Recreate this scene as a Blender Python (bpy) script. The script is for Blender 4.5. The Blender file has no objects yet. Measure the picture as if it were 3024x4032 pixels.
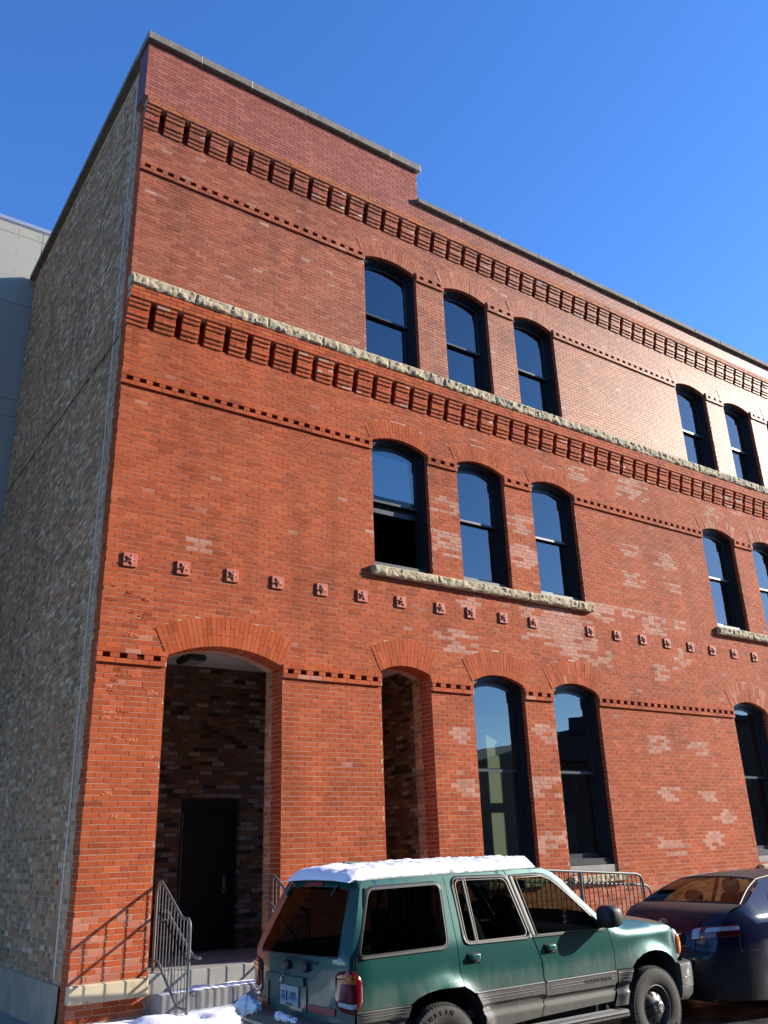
import bpy, math, random
import numpy as np
from mathutils import Vector, Matrix, noise
from mathutils.geometry import delaunay_2d_cdt
random.seed(7)
SC = bpy.context.scene
COL = SC.collection
# ---------------------------------------------------------------- camera
cam_d = bpy.data.cameras.new('camera'); cam = bpy.data.objects.new('camera', cam_d); COL.objects.link(cam)
cam_d.sensor_fit = 'AUTO'; cam_d.sensor_width = 36.0; cam_d.lens = 36.0 * 3400 / 4032
cam_d.clip_start = 0.05; cam_d.clip_end = 5000
yaw, pitch, roll = math.radians(35.5426), math.radians(21.302), math.radians(-2.0024)
F_ = Vector((math.sin(yaw) * math.cos(pitch), math.cos(yaw) * math.cos(pitch), math.sin(pitch)))
R0 = Vector((math.cos(yaw), -math.sin(yaw), 0)); U0 = R0.cross(F_)
R_ = R0 * math.cos(roll) + U0 * math.sin(roll); U_ = U0 * math.cos(roll) - R0 * math.sin(roll)
M_ = Matrix((R_, U_, -F_)).transposed().to_4x4()
M_.translation = Vector((-3.3326, -11.15, 2.02))
cam.matrix_world = M_
SC.camera = cam
# ---------------------------------------------------------------- sky, sun, exposure
SUN = Vector((2.45, -1.0, 1.09)).normalized()
w = bpy.data.worlds.new('World'); SC.world = w; w.use_nodes = True
nt = w.node_tree; nt.nodes.clear()
sky = nt.nodes.new('ShaderNodeTexSky'); sky.sky_type = 'NISHITA'; sky.sun_disc = False
sky.sun_elevation = math.asin(SUN.z); sky.sun_rotation = math.atan2(SUN.x, SUN.y)
sky.altitude = 0; sky.air_density = 1.0; sky.dust_density = 0.15; sky.ozone_density = 3.0
hs = nt.nodes.new('ShaderNodeHueSaturation'); hs.inputs['Saturation'].default_value = 1.2
bg = nt.nodes.new('ShaderNodeBackground'); bg.inputs['Strength'].default_value = 0.13
wo = nt.nodes.new('ShaderNodeOutputWorld')
nt.links.new(sky.outputs[0], hs.inputs['Color']); tn = nt.nodes.new('ShaderNodeMix'); tn.data_type = 'RGBA'; tn.blend_type = 'MULTIPLY'; tn.inputs[0].default_value = 1; tn.inputs[7].default_value = (.90, .96, 1.24, 1); nt.links.new(hs.outputs[0], tn.inputs[6]); nt.links.new(tn.outputs[2], bg.inputs['Color']); nt.links.new(bg.outputs[0], wo.inputs[0])
sl = bpy.data.lights.new('sun', 'SUN'); sl.energy = 5.0; sl.angle = math.radians(0.5); sl.color = (1.0, 0.93, 0.82)
so = bpy.data.objects.new('sun', sl); COL.objects.link(so); so.rotation_euler = (-SUN).to_track_quat('-Z', 'Y').to_euler()
so.location = (30, -20, 30)
SC.view_settings.view_transform = 'Standard'; SC.view_settings.look = 'None'
SC.view_settings.exposure = 0.95; SC.view_settings.gamma = 1.0
SC.render.engine = 'CYCLES'
SC.cycles.max_bounces = 8; SC.cycles.transparent_max_bounces = 16; SC.cycles.caustics_reflective = False; SC.cycles.caustics_refractive = False

# ---------------------------------------------------------------- materials
class NT:
    def __init__(s, name):
        s.m = bpy.data.materials.new(name); s.m.use_nodes = True; s.t = s.m.node_tree; s.t.nodes.clear()
        s.out = s.n('ShaderNodeOutputMaterial')
    def n(s, t, **kw):
        nd = s.t.nodes.new(t)
        for k, v in kw.items(): setattr(nd, k, v)
        return nd
    def l(s, a, b): s.t.links.new(a, b)
    def coords(s, scale=(1, 1, 1)):
        c = s.n('ShaderNodeTexCoord'); mp = s.n('ShaderNodeMapping'); mp.inputs['Scale'].default_value = scale
        g = s.n('ShaderNodeNewGeometry'); s.l(g.outputs['Position'], mp.inputs[0]); return mp.outputs[0]
    def noise(s, scale, detail=4, rough=.6, sc=(1, 1, 1), dist=0.0):
        n = s.n('ShaderNodeTexNoise'); n.inputs['Scale'].default_value = scale; n.inputs['Detail'].default_value = detail
        n.inputs['Roughness'].default_value = rough; n.inputs['Distortion'].default_value = dist
        s.l(s.coords(sc), n.inputs['Vector']); return n.outputs['Fac']
    def ramp(s, fac, stops, interp='LINEAR'):
        r = s.n('ShaderNodeValToRGB'); r.color_ramp.interpolation = interp
        e = r.color_ramp.elements
        while len(e) < len(stops): e.new(.5)
        for i, (p, c) in enumerate(stops):
            e[i].position = p; e[i].color = (c, c, c, 1) if isinstance(c, (int, float)) else tuple(c) + (1,)
        s.l(fac, r.inputs[0]); return r.outputs[0]
    def mix(s, fac, a, b, mode='MIX'):
        m = s.n('ShaderNodeMix', data_type='RGBA', blend_type=mode)
        for sock, v in ((m.inputs[0], fac), (m.inputs[6], a), (m.inputs[7], b)):
            if isinstance(v, (int, float)): sock.default_value = v
            elif isinstance(v, tuple): sock.default_value = v + (1,)
            else: s.l(v, sock)
        return m.outputs[2]
    def math(s, op, a, b=None):
        m = s.n('ShaderNodeMath', operation=op)
        for i, v in enumerate((a, b)):
            if v is None: continue
            if isinstance(v, (int, float)): m.inputs[i].default_value = v
            else: s.l(v, m.inputs[i])
        return m.outputs[0]
    def bump(s, h, strength=.3, dist=.01):
        b = s.n('ShaderNodeBump'); b.inputs['Strength'].default_value = strength; b.inputs['Distance'].default_value = dist
        s.l(h, b.inputs['Height']); return b.outputs[0]
    def bsdf(s, base, rough=.6, metal=0., spec=.5, normal=None, coat=0., sheen=0.):
        p = s.n('ShaderNodeBsdfPrincipled')
        for nm, v in (('Base Color', base), ('Roughness', rough), ('Metallic', metal), ('Specular IOR Level', spec), ('Coat Weight', coat)):
            if isinstance(v, (int, float)): p.inputs[nm].default_value = v
            elif isinstance(v, tuple): p.inputs[nm].default_value = v + (1,)
            else: s.l(v, p.inputs[nm])
        p.inputs['Coat Roughness'].default_value = .06
        if normal is not None: s.l(normal, p.inputs['Normal'])
        s.l(p.outputs[0], s.out.inputs[0]); return p

def simple(name, col, rough=.6, metal=0., spec=.5, var=.15, nscale=8., bump=0., coat=0., bscale=40.):
    s = NT(name)
    f = s.noise(nscale, 5, .6)
    c = s.mix(1.0, tuple(col), s.ramp(f, [(.25, 1 - var), (.75, 1 + var * .6)]), 'MULTIPLY')
    nrm = s.bump(s.noise(bscale, 4), bump, .01) if bump else None
    s.bsdf(c, rough, metal, spec, nrm, coat); return s.m

def brick_mat(name, ramp, pale, rough=.55, spec=.5, interp='LINEAR', dirt=.22):
    s = NT(name)
    a = s.n('ShaderNodeAttribute', attribute_name='tint')
    sep = s.n('ShaderNodeSeparateXYZ'); s.l(a.outputs['Vector'], sep.inputs[0])
    c = s.ramp(sep.outputs[0], ramp, interp)
    c = s.mix(sep.outputs[1], c, pale)
    br = s.math('MULTIPLY_ADD', sep.outputs[2], .16); br.node.inputs[2].default_value = .92
    vv = s.n('ShaderNodeCombineXYZ'); [s.l(br, vv.inputs[i]) for i in range(3)]
    c = s.mix(1.0, c, vv.outputs[0], 'MULTIPLY')
    big = s.ramp(s.noise(.55, 5, .62), [(.3, 1 - dirt), (.5, 1.0), (.72, 1.08)])
    c = s.mix(1.0, c, big, 'MULTIPLY')
    streak = s.ramp(s.noise(2.2, 5, .65, (1, 1, .35)), [(.28, 1 - dirt), (.5, 1.0), (.8, 1.06)])
    c = s.mix(1.0, c, streak, 'MULTIPLY')
    wash = s.ramp(s.noise(2.6, 4, .6, (1, 1, .07)), [(.30, 1 - dirt * .9), (.46, 1.0), (.75, 1.05)])
    c = s.mix(1.0, c, wash, 'MULTIPLY')
    fine = s.noise(55, 4, .7)
    c = s.mix(1.0, c, s.ramp(fine, [(.25, .78), (.5, 1.0), (.8, 1.1)]), 'MULTIPLY')
    # rare dark soot / chips
    chip = s.ramp(s.noise(9, 6, .7), [(.70, 0.), (.78, 1.)])
    c = s.mix(s.math('MULTIPLY', chip, .45), c, (.12, .06, .04))
    nrm = s.bump(s.mix(.5, fine, s.noise(18, 4, .6)), .35, .006)
    p = s.bsdf(c, rough, 0., spec, nrm); p.inputs['Specular Tint'].default_value = (1, .82, .52, 1); return s.m

MT = {}
MT['brick'] = brick_mat('red brick', [(0, (.30, .058, .021)), (.18, (.38, .073, .025)), (.78, (.425, .085, .028)), (1, (.46, .106, .038))], (.52, .29, .215), .8, .22)
MT['brick_up'] = brick_mat('upper red brick', [(0, (.27, .068, .034)), (.3, (.335, .088, .043)), (.75, (.375, .104, .050)), (1, (.41, .128, .064))], (.47, .28, .20), .55, .28)
MT['brick_par'] = brick_mat('parapet brick', [(0, (.29, .086, .056)), (.5, (.34, .106, .070)), (1, (.39, .132, .09))], (.42, .2, .16), .52, .28, dirt=.1)
MT['brick_sand'] = brick_mat('clean orange brick', [(0, (.36, .10, .04)), (.5, (.48, .15, .055)), (1, (.33, .10, .05))], (.42, .2, .16), .7, .25)
MT['old'] = brick_mat('old common brick', [(0, (0.261, 0.174, 0.105)), (.16, (0.333, 0.214, 0.123)), (.34, (0.411, 0.258, 0.142)), (.52, (0.496, 0.310, 0.168)), (.66, (0.438, 0.262, 0.140)), (.78, (0.477, 0.219, 0.112)), (.86, (0.581, 0.368, 0.196)), (.93, (0.359, 0.224, 0.126))], (.66, .52, .36), .85, .25, 'CONSTANT')
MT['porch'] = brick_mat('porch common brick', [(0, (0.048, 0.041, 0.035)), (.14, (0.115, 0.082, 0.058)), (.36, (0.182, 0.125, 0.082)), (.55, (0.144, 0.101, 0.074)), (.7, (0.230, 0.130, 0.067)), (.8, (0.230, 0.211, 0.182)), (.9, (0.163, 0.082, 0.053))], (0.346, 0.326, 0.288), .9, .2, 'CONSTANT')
MT['mortar'] = simple('mortar', (.56, .38, .28), .9, var=.25, nscale=3, bump=.2)
MT['mortar_par'] = simple('parapet mortar', (.45, .31, .25), .9, var=.2, nscale=3)
MT['mortar_old'] = simple('old mortar', (.45, .335, .21), .95, var=.3, nscale=4, bump=.3)
MT['painted'] = simple('painted brick return', (.12, .035, .032), .7, var=.15, nscale=5)
def rock_mat():
    s = NT('rock faced limestone')
    c = s.ramp(s.noise(14, 6, .7), [(.25, (.28, .22, .135)), (.42, (.43, .35, .22)), (.6, (.50, .415, .265)), (.8, (.53, .455, .32))])
    c = s.mix(s.ramp(s.noise(1.1, 4), [(.5, 0.), (.75, .55)]), c, (.21, .20, .175))
    s.bsdf(c, .85, 0, .3, s.bump(s.noise(45, 5, .7), .7, .02)); return s.m
MT['mortar_porch'] = simple('shade darkened porch mortar', (.10, .082, .065), .95, var=.3, nscale=4, bump=.3)  # old mortar darkened for the porch, recess shade held in the colour
MT['rock'] = rock_mat()
def sand_mat():
    s = NT('dressed sandstone')
    c = s.ramp(s.noise(3.5, 5, .6), [(.3, (.36, .28, .17)), (.5, (.52, .43, .28)), (.8, (.58, .50, .34))])
    c = s.mix(s.ramp(s.noise(4.5, 2, .4), [(.62, 0.), (.66, .5)]), c, (.25, .17, .09))
    s.bsdf(c, .8, 0, .3, s.bump(s.noise(60, 4), .2, .005)); return s.m
MT['sandstone'] = sand_mat()
MT['coping'] = simple('weathered coping stone', (.19, .17, .135), .85, var=.45, nscale=5, bump=.3)
MT['concrete'] = simple('concrete', (.30, .285, .26), .85, var=.22, nscale=5, bump=.25)
MT['parge'] = simple('parged base', (.37, .30, .21), .9, var=.3, nscale=3, bump=.3)
MT['caulk'] = simple('pale sealant', (.66, .58, .46), .6, var=.08)
MT['black_line'] = simple('black cable', (.015, .015, .015), .6)
MT['frame'] = simple('dark window frame', (.016, .020, .025), .42, spec=.5, var=.1)
MT['sash_frame'] = simple('sash aluminium', (.022, .027, .033), .35, spec=.6, var=.1)  # sashes, a little paler and glossier than the outer frame
MT['door'] = simple('black door paint', (.008, .008, .009), .45, var=.1)
MT['steel'] = simple('brushed steel', (.35, .35, .36), .35, metal=.9)
MT['rail'] = simple('grey painted steel', (.115, .117, .112), .5, metal=.1, var=.12)
MT['star'] = simple('painted iron', (.47, .145, .09), .65, spec=.3, var=.12, nscale=20)
MT['ceiling'] = simple('white soffit board', (.72, .71, .68), .8, var=.05)
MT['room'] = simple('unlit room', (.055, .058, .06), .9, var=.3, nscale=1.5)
MT['pale_green'] = simple('pale green partition', (.42, .45, .30), .85, var=.05)
MT['panel'] = simple('light fibre cement panel', (.33, .315, .25), .6, var=.06, nscale=2)
MT['flash'] = simple('sheet metal flashing', (.42, .42, .44), .45, metal=.6, var=.12)
MT['seam'] = simple('panel joint', (.05, .055, .06), .8)
MT['galv'] = simple('screw head', (.2, .2, .2), .5, metal=.6)
def snow_mat():
    s = NT('snow')
    c = s.ramp(s.noise(3, 5), [(.3, (.88, .89, .91)), (.6, (.94, .945, .95))])
    p = s.bsdf(c, .55, 0, .3, s.bump(s.mix(.5, s.noise(90, 4, .7), s.noise(22, 5, .6)), .55, .02)); 
    p.inputs['Subsurface Weight'].default_value = .0
    return s.m
MT['snow'] = snow_mat()
def asphalt_mat():
    s = NT('wet asphalt')
    c = s.ramp(s.noise(2.2, 6, .65), [(.3, (.018, .018, .019)), (.55, (.045, .044, .042)), (.8, (.10, .098, .09))])
    c = s.mix(s.ramp(s.noise(140, 3, .7), [(.5, 0.), (.75, .35)]), c, (.16, .155, .15))
    r = s.ramp(s.noise(1.3, 4), [(.4, .35), (.6, .8)])
    s.bsdf(c, r, 0, .5, s.bump(s.noise(120, 4, .7), .5, .01)); return s.m
MT['asphalt'] = asphalt_mat()
MT['ground'] = simple('winter ground', (.12, .11, .10), .95, var=.4, nscale=.4)
MT['hill'] = simple('wooded hillside', (.05, .055, .05), .95, var=.4, nscale=.05)
MT['far_brick'] = simple('dark brick across the street', (.11, .07, .055), .85, var=.3, nscale=1)
MT['far_roof'] = simple('dark roof', (.05, .05, .055), .8, var=.2)
MT['far_trim'] = simple('window trim across the street', (.10, .10, .10), .7)

def glass_mat(name, tint, f0=.05, rough=.0, gc=(1, 1, 1)):
    s = NT(name)
    g = s.n('ShaderNodeNewGeometry'); d = s.n('ShaderNodeVectorMath', operation='DOT_PRODUCT'); s.l(g.outputs['Incoming'], d.inputs[0]); s.l(g.outputs['Normal'], d.inputs[1])
    k = s.math('POWER', s.math('SUBTRACT', 1.0, s.math('ABSOLUTE', d.outputs['Value'])), 5.0)
    f = s.math('MULTIPLY_ADD', k, 1 - f0); f.node.inputs[2].default_value = f0
    tr = s.n('ShaderNodeBsdfTransparent'); tr.inputs[0].default_value = tuple(tint) + (1,)
    gl = s.n('ShaderNodeBsdfGlossy'); gl.inputs['Roughness'].default_value = rough; gl.inputs['Color'].default_value = gc + (1,)
    bp = s.bump(s.noise(.9, 2, .4), .035, .05); s.l(bp, gl.inputs['Normal'])
    mx = s.n('ShaderNodeMixShader'); s.l(f, mx.inputs[0]); s.l(tr.outputs[0], mx.inputs[1]); s.l(gl.outputs[0], mx.inputs[2])
    s.l(mx.outputs[0], s.out.inputs[0]); return s.m
MT['glass'] = glass_mat('window glass', (.62, .68, .66), .16, 0, (.82, .98, .98))
MT['car_glass'] = glass_mat('car glass', (.46, .51, .42), .055, 0, (.75, .75, .7))
MT['dark_glass'] = glass_mat('privacy glass', (.12, .125, .12), .03, .03, (.22, .21, .19))

# ---------------------------------------------------------------- mesh builder
PW = {}                                                     # world position of every parent
def put(o, parent, at):
    pw = PW.get(parent.name, Vector((0, 0, 0))) if parent else Vector((0, 0, 0))
    if parent: o.parent = parent
    o.location = Vector(at) - pw; PW[o.name] = Vector(at)
    COL.objects.link(o); return o
class MB:
    def __init__(s): s.v = []; s.f = []; s.mi = []; s.tint = {}
    def add(s, vs, fs, mi=0, tint=None):
        b = len(s.v); s.v.extend([tuple(p) for p in vs])
        for f in fs:
            if tint is not None: s.tint[len(s.f)] = tint
            s.f.append(tuple(i + b for i in f)); s.mi.append(mi)
        return s
    def box(s, x0, x1, y0, y1, z0, z1, mi=0, tint=None, bev=0.):
        if bev:
            b = bev; X = (x0, x0 + b, x1 - b, x1); Y = (y0, y0 + b, y1 - b, y1); Z = (z0, z0 + b, z1 - b, z1)
            vs = []; idx = {}
            def vid(i, j, k):
                if (i, j, k) not in idx: idx[(i, j, k)] = len(vs); vs.append((X[i], Y[j], Z[k]))
                return idx[(i, j, k)]
            fs = []
            i_, o_ = (1, 2), (0, 3)
            fs += [(vid(1, 1, 0), vid(1, 2, 0), vid(2, 2, 0), vid(2, 1, 0)), (vid(1, 1, 3), vid(2, 1, 3), vid(2, 2, 3), vid(1, 2, 3))]
            fs += [(vid(1, 0, 1), vid(2, 0, 1), vid(2, 0, 2), vid(1, 0, 2)), (vid(1, 3, 1), vid(1, 3, 2), vid(2, 3, 2), vid(2, 3, 1))]
            fs += [(vid(0, 1, 1), vid(0, 1, 2), vid(0, 2, 2), vid(0, 2, 1)), (vid(3, 1, 1), vid(3, 2, 1), vid(3, 2, 2), vid(3, 1, 2))]
            for c in (1, 2):
                e = 0 if c == 1 else 3
                for d in (1, 2):
                    g = 0 if d == 1 else 3
                    fs += [(vid(1, e, d), vid(2, e, d), vid(2, c, g), vid(1, c, g)), (vid(e, 1, d), vid(e, 2, d), vid(c, 2, g), vid(c, 1, g)), (vid(e, d, 1), vid(e, d, 2), vid(c, g, 2), vid(c, g, 1))]
                    for h in (1, 2):
                        q = 0 if h == 1 else 3
                        fs.append((vid(e, d, h), vid(c, g, h), vid(c, d, q)))
            return s.add(vs, fs, mi, tint)
        v = [(x, y, z) for x in (x0, x1) for y in (y0, y1) for z in (z0, z1)]
        return s.add(v, [(0, 1, 3, 2), (4, 6, 7, 5), (0, 4, 5, 1), (2, 3, 7, 6), (0, 2, 6, 4), (1, 5, 7, 3)], mi, tint)
    def tube(s, path, r, n=10, closed=False, mi=0, caps=True):
        P = [Vector(p) for p in path]; m = len(P); rings = []
        prev = None
        for i in range(m):
            if closed: t = (P[(i + 1) % m] - P[i - 1])
            else: t = (P[min(i + 1, m - 1)] - P[max(i - 1, 0)])
            t.normalize()
            if prev is None:
                a = Vector((0, 0, 1)) if abs(t.z) < .9 else Vector((1, 0, 0)); u = t.cross(a).normalized()
            else:
                u = (prev - t * prev.dot(t)).normalized()
            prev = u; v = t.cross(u)
            rr = r[i] if isinstance(r, (list, tuple)) else r
            rings.append([P[i] + (u * math.cos(2 * math.pi * k / n) + v * math.sin(2 * math.pi * k / n)) * rr for k in range(n)])
        vs = [p for q in rings for p in q]; fs = []
        for i in range(m if closed else m - 1):
            j = (i + 1) % m
            for k in range(n): fs.append((i * n + k, i * n + (k + 1) % n, j * n + (k + 1) % n, j * n + k))
        if caps and not closed: fs += [tuple(range(n))[::-1], tuple((m - 1) * n + k for k in range(n))]
        return s.add(vs, fs, mi)
    def lathe(s, prof, c, axis='y', n=48, mi=0, closed=False):
        # prof: (radius, offset along axis)
        c = Vector(c); vs = []
        for r, o in prof:
            for k in range(n):
                a = 2 * math.pi * k / n; q = (r * math.cos(a), r * math.sin(a))
                vs.append(c + (Vector((q[0], o, q[1])) if axis == 'y' else Vector((o, q[0], q[1])) if axis == 'x' else Vector((q[0], q[1], o))))
        m = len(prof); fs = []
        for i in range(m if closed else m - 1):
            j = (i + 1) % m
            for k in range(n): fs.append((i * n + k, i * n + (k + 1) % n, j * n + (k + 1) % n, j * n + k))
        return s.add(vs, fs, mi)
    def grid(s, fn, us, vs_, mi=0):
        V = [fn(u, v) for v in vs_ for u in us]; n = len(us)
        return s.add(V, [(j * n + i, j * n + i + 1, (j + 1) * n + i + 1, (j + 1) * n + i) for j in range(len(vs_) - 1) for i in range(n - 1)], mi)
    def build(s, name, mats, parent=None, smooth=None, weld=False, origin=None):
        if not isinstance(mats, (list, tuple)): mats = [mats]
        A = np.array(s.v, dtype=float)
        c = Vector(origin) if origin is not None else Vector(((A.min(0) + A.max(0)) / 2).tolist())
        if origin is None and parent is None: c.z = float(A[:, 2].min())
        A = A - np.array(c)
        me = bpy.data.meshes.new(name); me.from_pydata(A.tolist(), [], s.f)
        for m in mats: me.materials.append(MT[m] if isinstance(m, str) else m)
        if len(mats) > 1: me.polygons.foreach_set('material_index', s.mi)
        if s.tint:
            at = me.attributes.new('tint', 'FLOAT_VECTOR', 'FACE')
            T = np.full((len(s.f), 3), .5)
            for k, t in s.tint.items(): T[k] = t
            at.data.foreach_set('vector', T.ravel())
        if weld:
            import bmesh
            bm = bmesh.new(); bm.from_mesh(me); bmesh.ops.remove_doubles(bm, verts=bm.verts, dist=weld if weld is not True else .0005)
            bmesh.ops.recalc_face_normals(bm, faces=bm.faces); bm.to_mesh(me); bm.free()
        if smooth is not None:
            me.polygons.foreach_set('use_smooth', [True] * len(me.polygons)); me.set_sharp_from_angle(angle=math.radians(smooth))
        me.update()
        o = bpy.data.objects.new(name, me); put(o, parent, c); return o
def tag(o, label=None, cat=None, group=None, kind=None):
    if label: o['label'] = label
    if cat: o['category'] = cat
    if group: o['group'] = group
    if kind: o['kind'] = kind
    return o
def thing(name, at, label, cat, group=None):
    o = bpy.data.objects.new(name, None); o.empty_display_size = .2; put(o, None, at); return tag(o, label, cat, group)
def inst(o, parent, at, name=None):                        # copy of a part sharing its mesh
    c = o.copy(); c.parent = None; return put(c, parent, at)
def inside(p, poly):
    x, y = p; r = False; n = len(poly)
    for i in range(n):
        x1, y1 = poly[i]; x2, y2 = poly[i - 1]
        if (y1 > y) != (y2 > y) and x < (x2 - x1) * (y - y1) / (y2 - y1) + x1: r = not r
    return r
def subdiv(poly, step, closed=True):
    out = []
    n = len(poly)
    for i in range(n if closed else n - 1):
        a, b = poly[i], poly[(i + 1) % n]; d = math.hypot(b[0] - a[0], b[1] - a[1]); k = max(1, int(math.ceil(d / step)))
        for j in range(k): out.append((a[0] + (b[0] - a[0]) * j / k, a[1] + (b[1] - a[1]) * j / k))
    if not closed: out.append(poly[-1])
    return out
def cdt(outline, holes=(), step=None):
    loops = [subdiv(outline, step) if step else list(outline)] + [subdiv(h, step) if step else list(h) for h in holes]
    vs = []; es = []
    for lp in loops:
        b = len(vs); vs += lp; es += [(b + i, b + (i + 1) % len(lp)) for i in range(len(lp))]
    if step:
        xs = [p[0] for p in loops[0]]; ys = [p[1] for p in loops[0]]
        allp = np.array(vs); x = min(xs) + step / 2
        while x < max(xs):
            y = min(ys) + step / 2
            while y < max(ys):
                if inside((x, y), loops[0]) and not any(inside((x, y), h) for h in loops[1:]):
                    if ((allp - (x, y)) ** 2).sum(1).min() > (step * .45) ** 2: vs.append((x, y))
                y += step
            x += step
    r = delaunay_2d_cdt([Vector(p) for p in vs], es, [], 0, 1e-6)
    V = [(p.x, p.y) for p in r[0]]; T = []
    for f in r[2]:
        c = (sum(V[i][0] for i in f) / 3, sum(V[i][1] for i in f) / 3)
        if inside(c, loops[0]) and not any(inside(c, h) for h in loops[1:]): T.append(tuple(f))
    return V, T
def rounded(poly, r, n=4):
    out = []; m = len(poly)
    for i in range(m):
        p0, p, p1 = Vector(poly[i - 1]), Vector(poly[i]), Vector(poly[(i + 1) % m])
        a = (p0 - p); b = (p1 - p); rr = min(r, a.length * .45, b.length * .45)
        A = p + a.normalized() * rr; B = p + b.normalized() * rr
        for k in range(n + 1):
            t = k / n; q = A * (1 - t) ** 2 + p * 2 * t * (1 - t) + B * t * t; out.append((q.x, q.y))
    return out
def text_polys(txt, size, extrude=.002, sx=1.0):
    cu = bpy.data.curves.new('lettering', 'FONT'); cu.body = txt; cu.size = size; cu.extrude = extrude; cu.align_x = 'CENTER'; cu.align_y = 'CENTER'; cu.resolution_u = 3
    ob = bpy.data.objects.new('lettering', cu); COL.objects.link(ob); bpy.context.view_layer.update()
    me = ob.evaluated_get(bpy.context.evaluated_depsgraph_get()).to_mesh()
    V = [(p.co.x * sx, p.co.y, p.co.z) for p in me.vertices]; Fc = [tuple(p.vertices) for p in me.polygons]
    bpy.data.objects.remove(ob); bpy.data.curves.remove(cu); return V, Fc
def put_text(mb, txt, size, O, X, Y, extrude=.002, sx=1.0, mi=0):
    V, Fc = text_polys(txt, size, extrude, sx); O = Vector(O); X = Vector(X); Y = Vector(Y); Z = X.cross(Y)
    mb.add([O + X * a + Y * b + Z * (c + extrude) for a, b, c in V], Fc, mi)
# ================================================================ brick building
C_ = .0683; L_ = .2055; XR = 25.0
def bricks(mb, O, U, V, N, v0, n, intervals, joint=.009, out=0., depth=.008, mi=0, tint=None, L=L_, off0=0., jit=.0012, seed=1, mixed=False):
    rnd = random.Random(seed); O, U, V, N = Vector(O), Vector(U), Vector(V), Vector(N)
    for k in range(n):
        va = v0 + k * C_; vb = va + C_
        for (a, b) in intervals(va + C_ / 2):
            i = math.floor((a - off0) / L) - 1
            u = off0 + i * L + (L / 2 if k % 2 else 0) + rnd.uniform(-.006, .006)
            while u < b:
                u2 = u + (L if not mixed or rnd.random() < .35 else L * rnd.uniform(.45, .6)) + rnd.uniform(-.007, .007)
                x0, x1 = max(u, a), min(u2, b); u = u2
                if x1 - x0 < .035: continue
                e0 = joint / 2 if x0 > a else 0; e1 = joint / 2 if x1 < b else 0
                d = out + rnd.uniform(-jit, jit); d2 = d + rnd.uniform(-jit, jit) * .6; h0 = rnd.uniform(-.001, .001); h1 = rnd.uniform(-.001, .001)
                z0, z1 = va + joint / 2, vb - joint / 2
                P = [O + U * p + V * q + N * r for p, q, r in ((x0 + e0, z0 + h0, d), (x1 - e1, z0 + h1, d2), (x1 - e1, z1 + h1, d2), (x0 + e0, z1 + h0, d),
                     (x0 + e0, z0 + h0, out - depth), (x1 - e1, z0 + h1, out - depth), (x1 - e1, z1 + h1, out - depth), (x0 + e0, z1 + h0, out - depth))]
                t = tint(rnd, (x0 + x1) / 2, va) if tint else (rnd.random(), 0, rnd.random())
                mb.add(P, [(0, 1, 2, 3), (1, 0, 4, 5), (3, 2, 6, 7), (0, 3, 7, 4), (2, 1, 5, 6)], mi, t)
class Arch:
    def __init__(s, x0, x1, z0, zs, za, ring):
        s.x0, s.x1, s.z0, s.zs, s.za, s.ring = x0, x1, z0, zs, za, ring
        s.w = x1 - x0; s.xc = (x0 + x1) / 2; h = za - zs; s.R = (s.w * s.w / 4 + h * h) / (2 * h); s.cz = za - s.R
        s.half = math.asin(s.w / 2 / s.R)
    def outline(s, d=0., bottom=None, n=14):
        z0 = s.z0 + d if bottom is None else bottom
        hw = s.w / 2 - d; R = s.R - d; a = math.asin(min(1, hw / R))
        return [(s.xc - hw, z0), (s.xc + hw, z0)] + [(s.xc + R * math.sin(a - 2 * a * i / n), s.cz + R * math.cos(a - 2 * a * i / n)) for i in range(n + 1)]
    def excl(s, z):
        if z < s.z0: return None
        zr = s.cz + (s.R + s.ring) * math.cos(s.half)
        if z < s.zs: h = s.w / 2
        elif z < zr: h = s.w / 2 + (z - s.zs) * math.tan(s.half) - .03
        else:
            q = (s.R + s.ring) ** 2 - (z - s.cz) ** 2
            if q <= 0: return None
            h = math.sqrt(q) - .03
            if h <= .05: return None
        return (s.xc - h, s.xc + h)
ZT, ZS, ZG = (10.335, 12.55, 12.685), (6.378, 8.675, 8.815), (1.64, 4.615, 4.765)
T_W = [Arch(a, b, *ZT, .385) for a, b in ((4.37, 5.60), (6.285, 7.465), (8.195, 9.40), (13.64, 14.87), (15.60, 16.81), (17.53, 18.74))]
S_W = [Arch(a, b, *ZS, .335) for a, b in ((4.41, 5.633), (6.317, 7.492), (8.21, 9.422), (13.66, 14.885), (15.63, 16.85))]
G_W = [Arch(a, b, *ZG, .415) for a, b in ((6.345, 7.54), (8.243, 9.445), (13.67, 14.9))]
O_1 = Arch(.934, 2.71, .2, 4.55, 4.755, .41); O_2 = Arch(4.46, 5.457, .2, 4.64, 4.757, .415)
for a in G_W: a.z0 = 1.49
ALL = T_W + S_W + G_W + [O_1, O_2]
def minus(a, b, cuts):
    r = [(a, b)]
    for c in cuts:
        if c is None: continue
        q = []
        for (p, s) in r:
            if c[1] <= p or c[0] >= s: q.append((p, s)); continue
            if c[0] > p: q.append((p, c[0]))
            if c[1] < s: q.append((c[1], s))
        r = q
    return r
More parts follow.
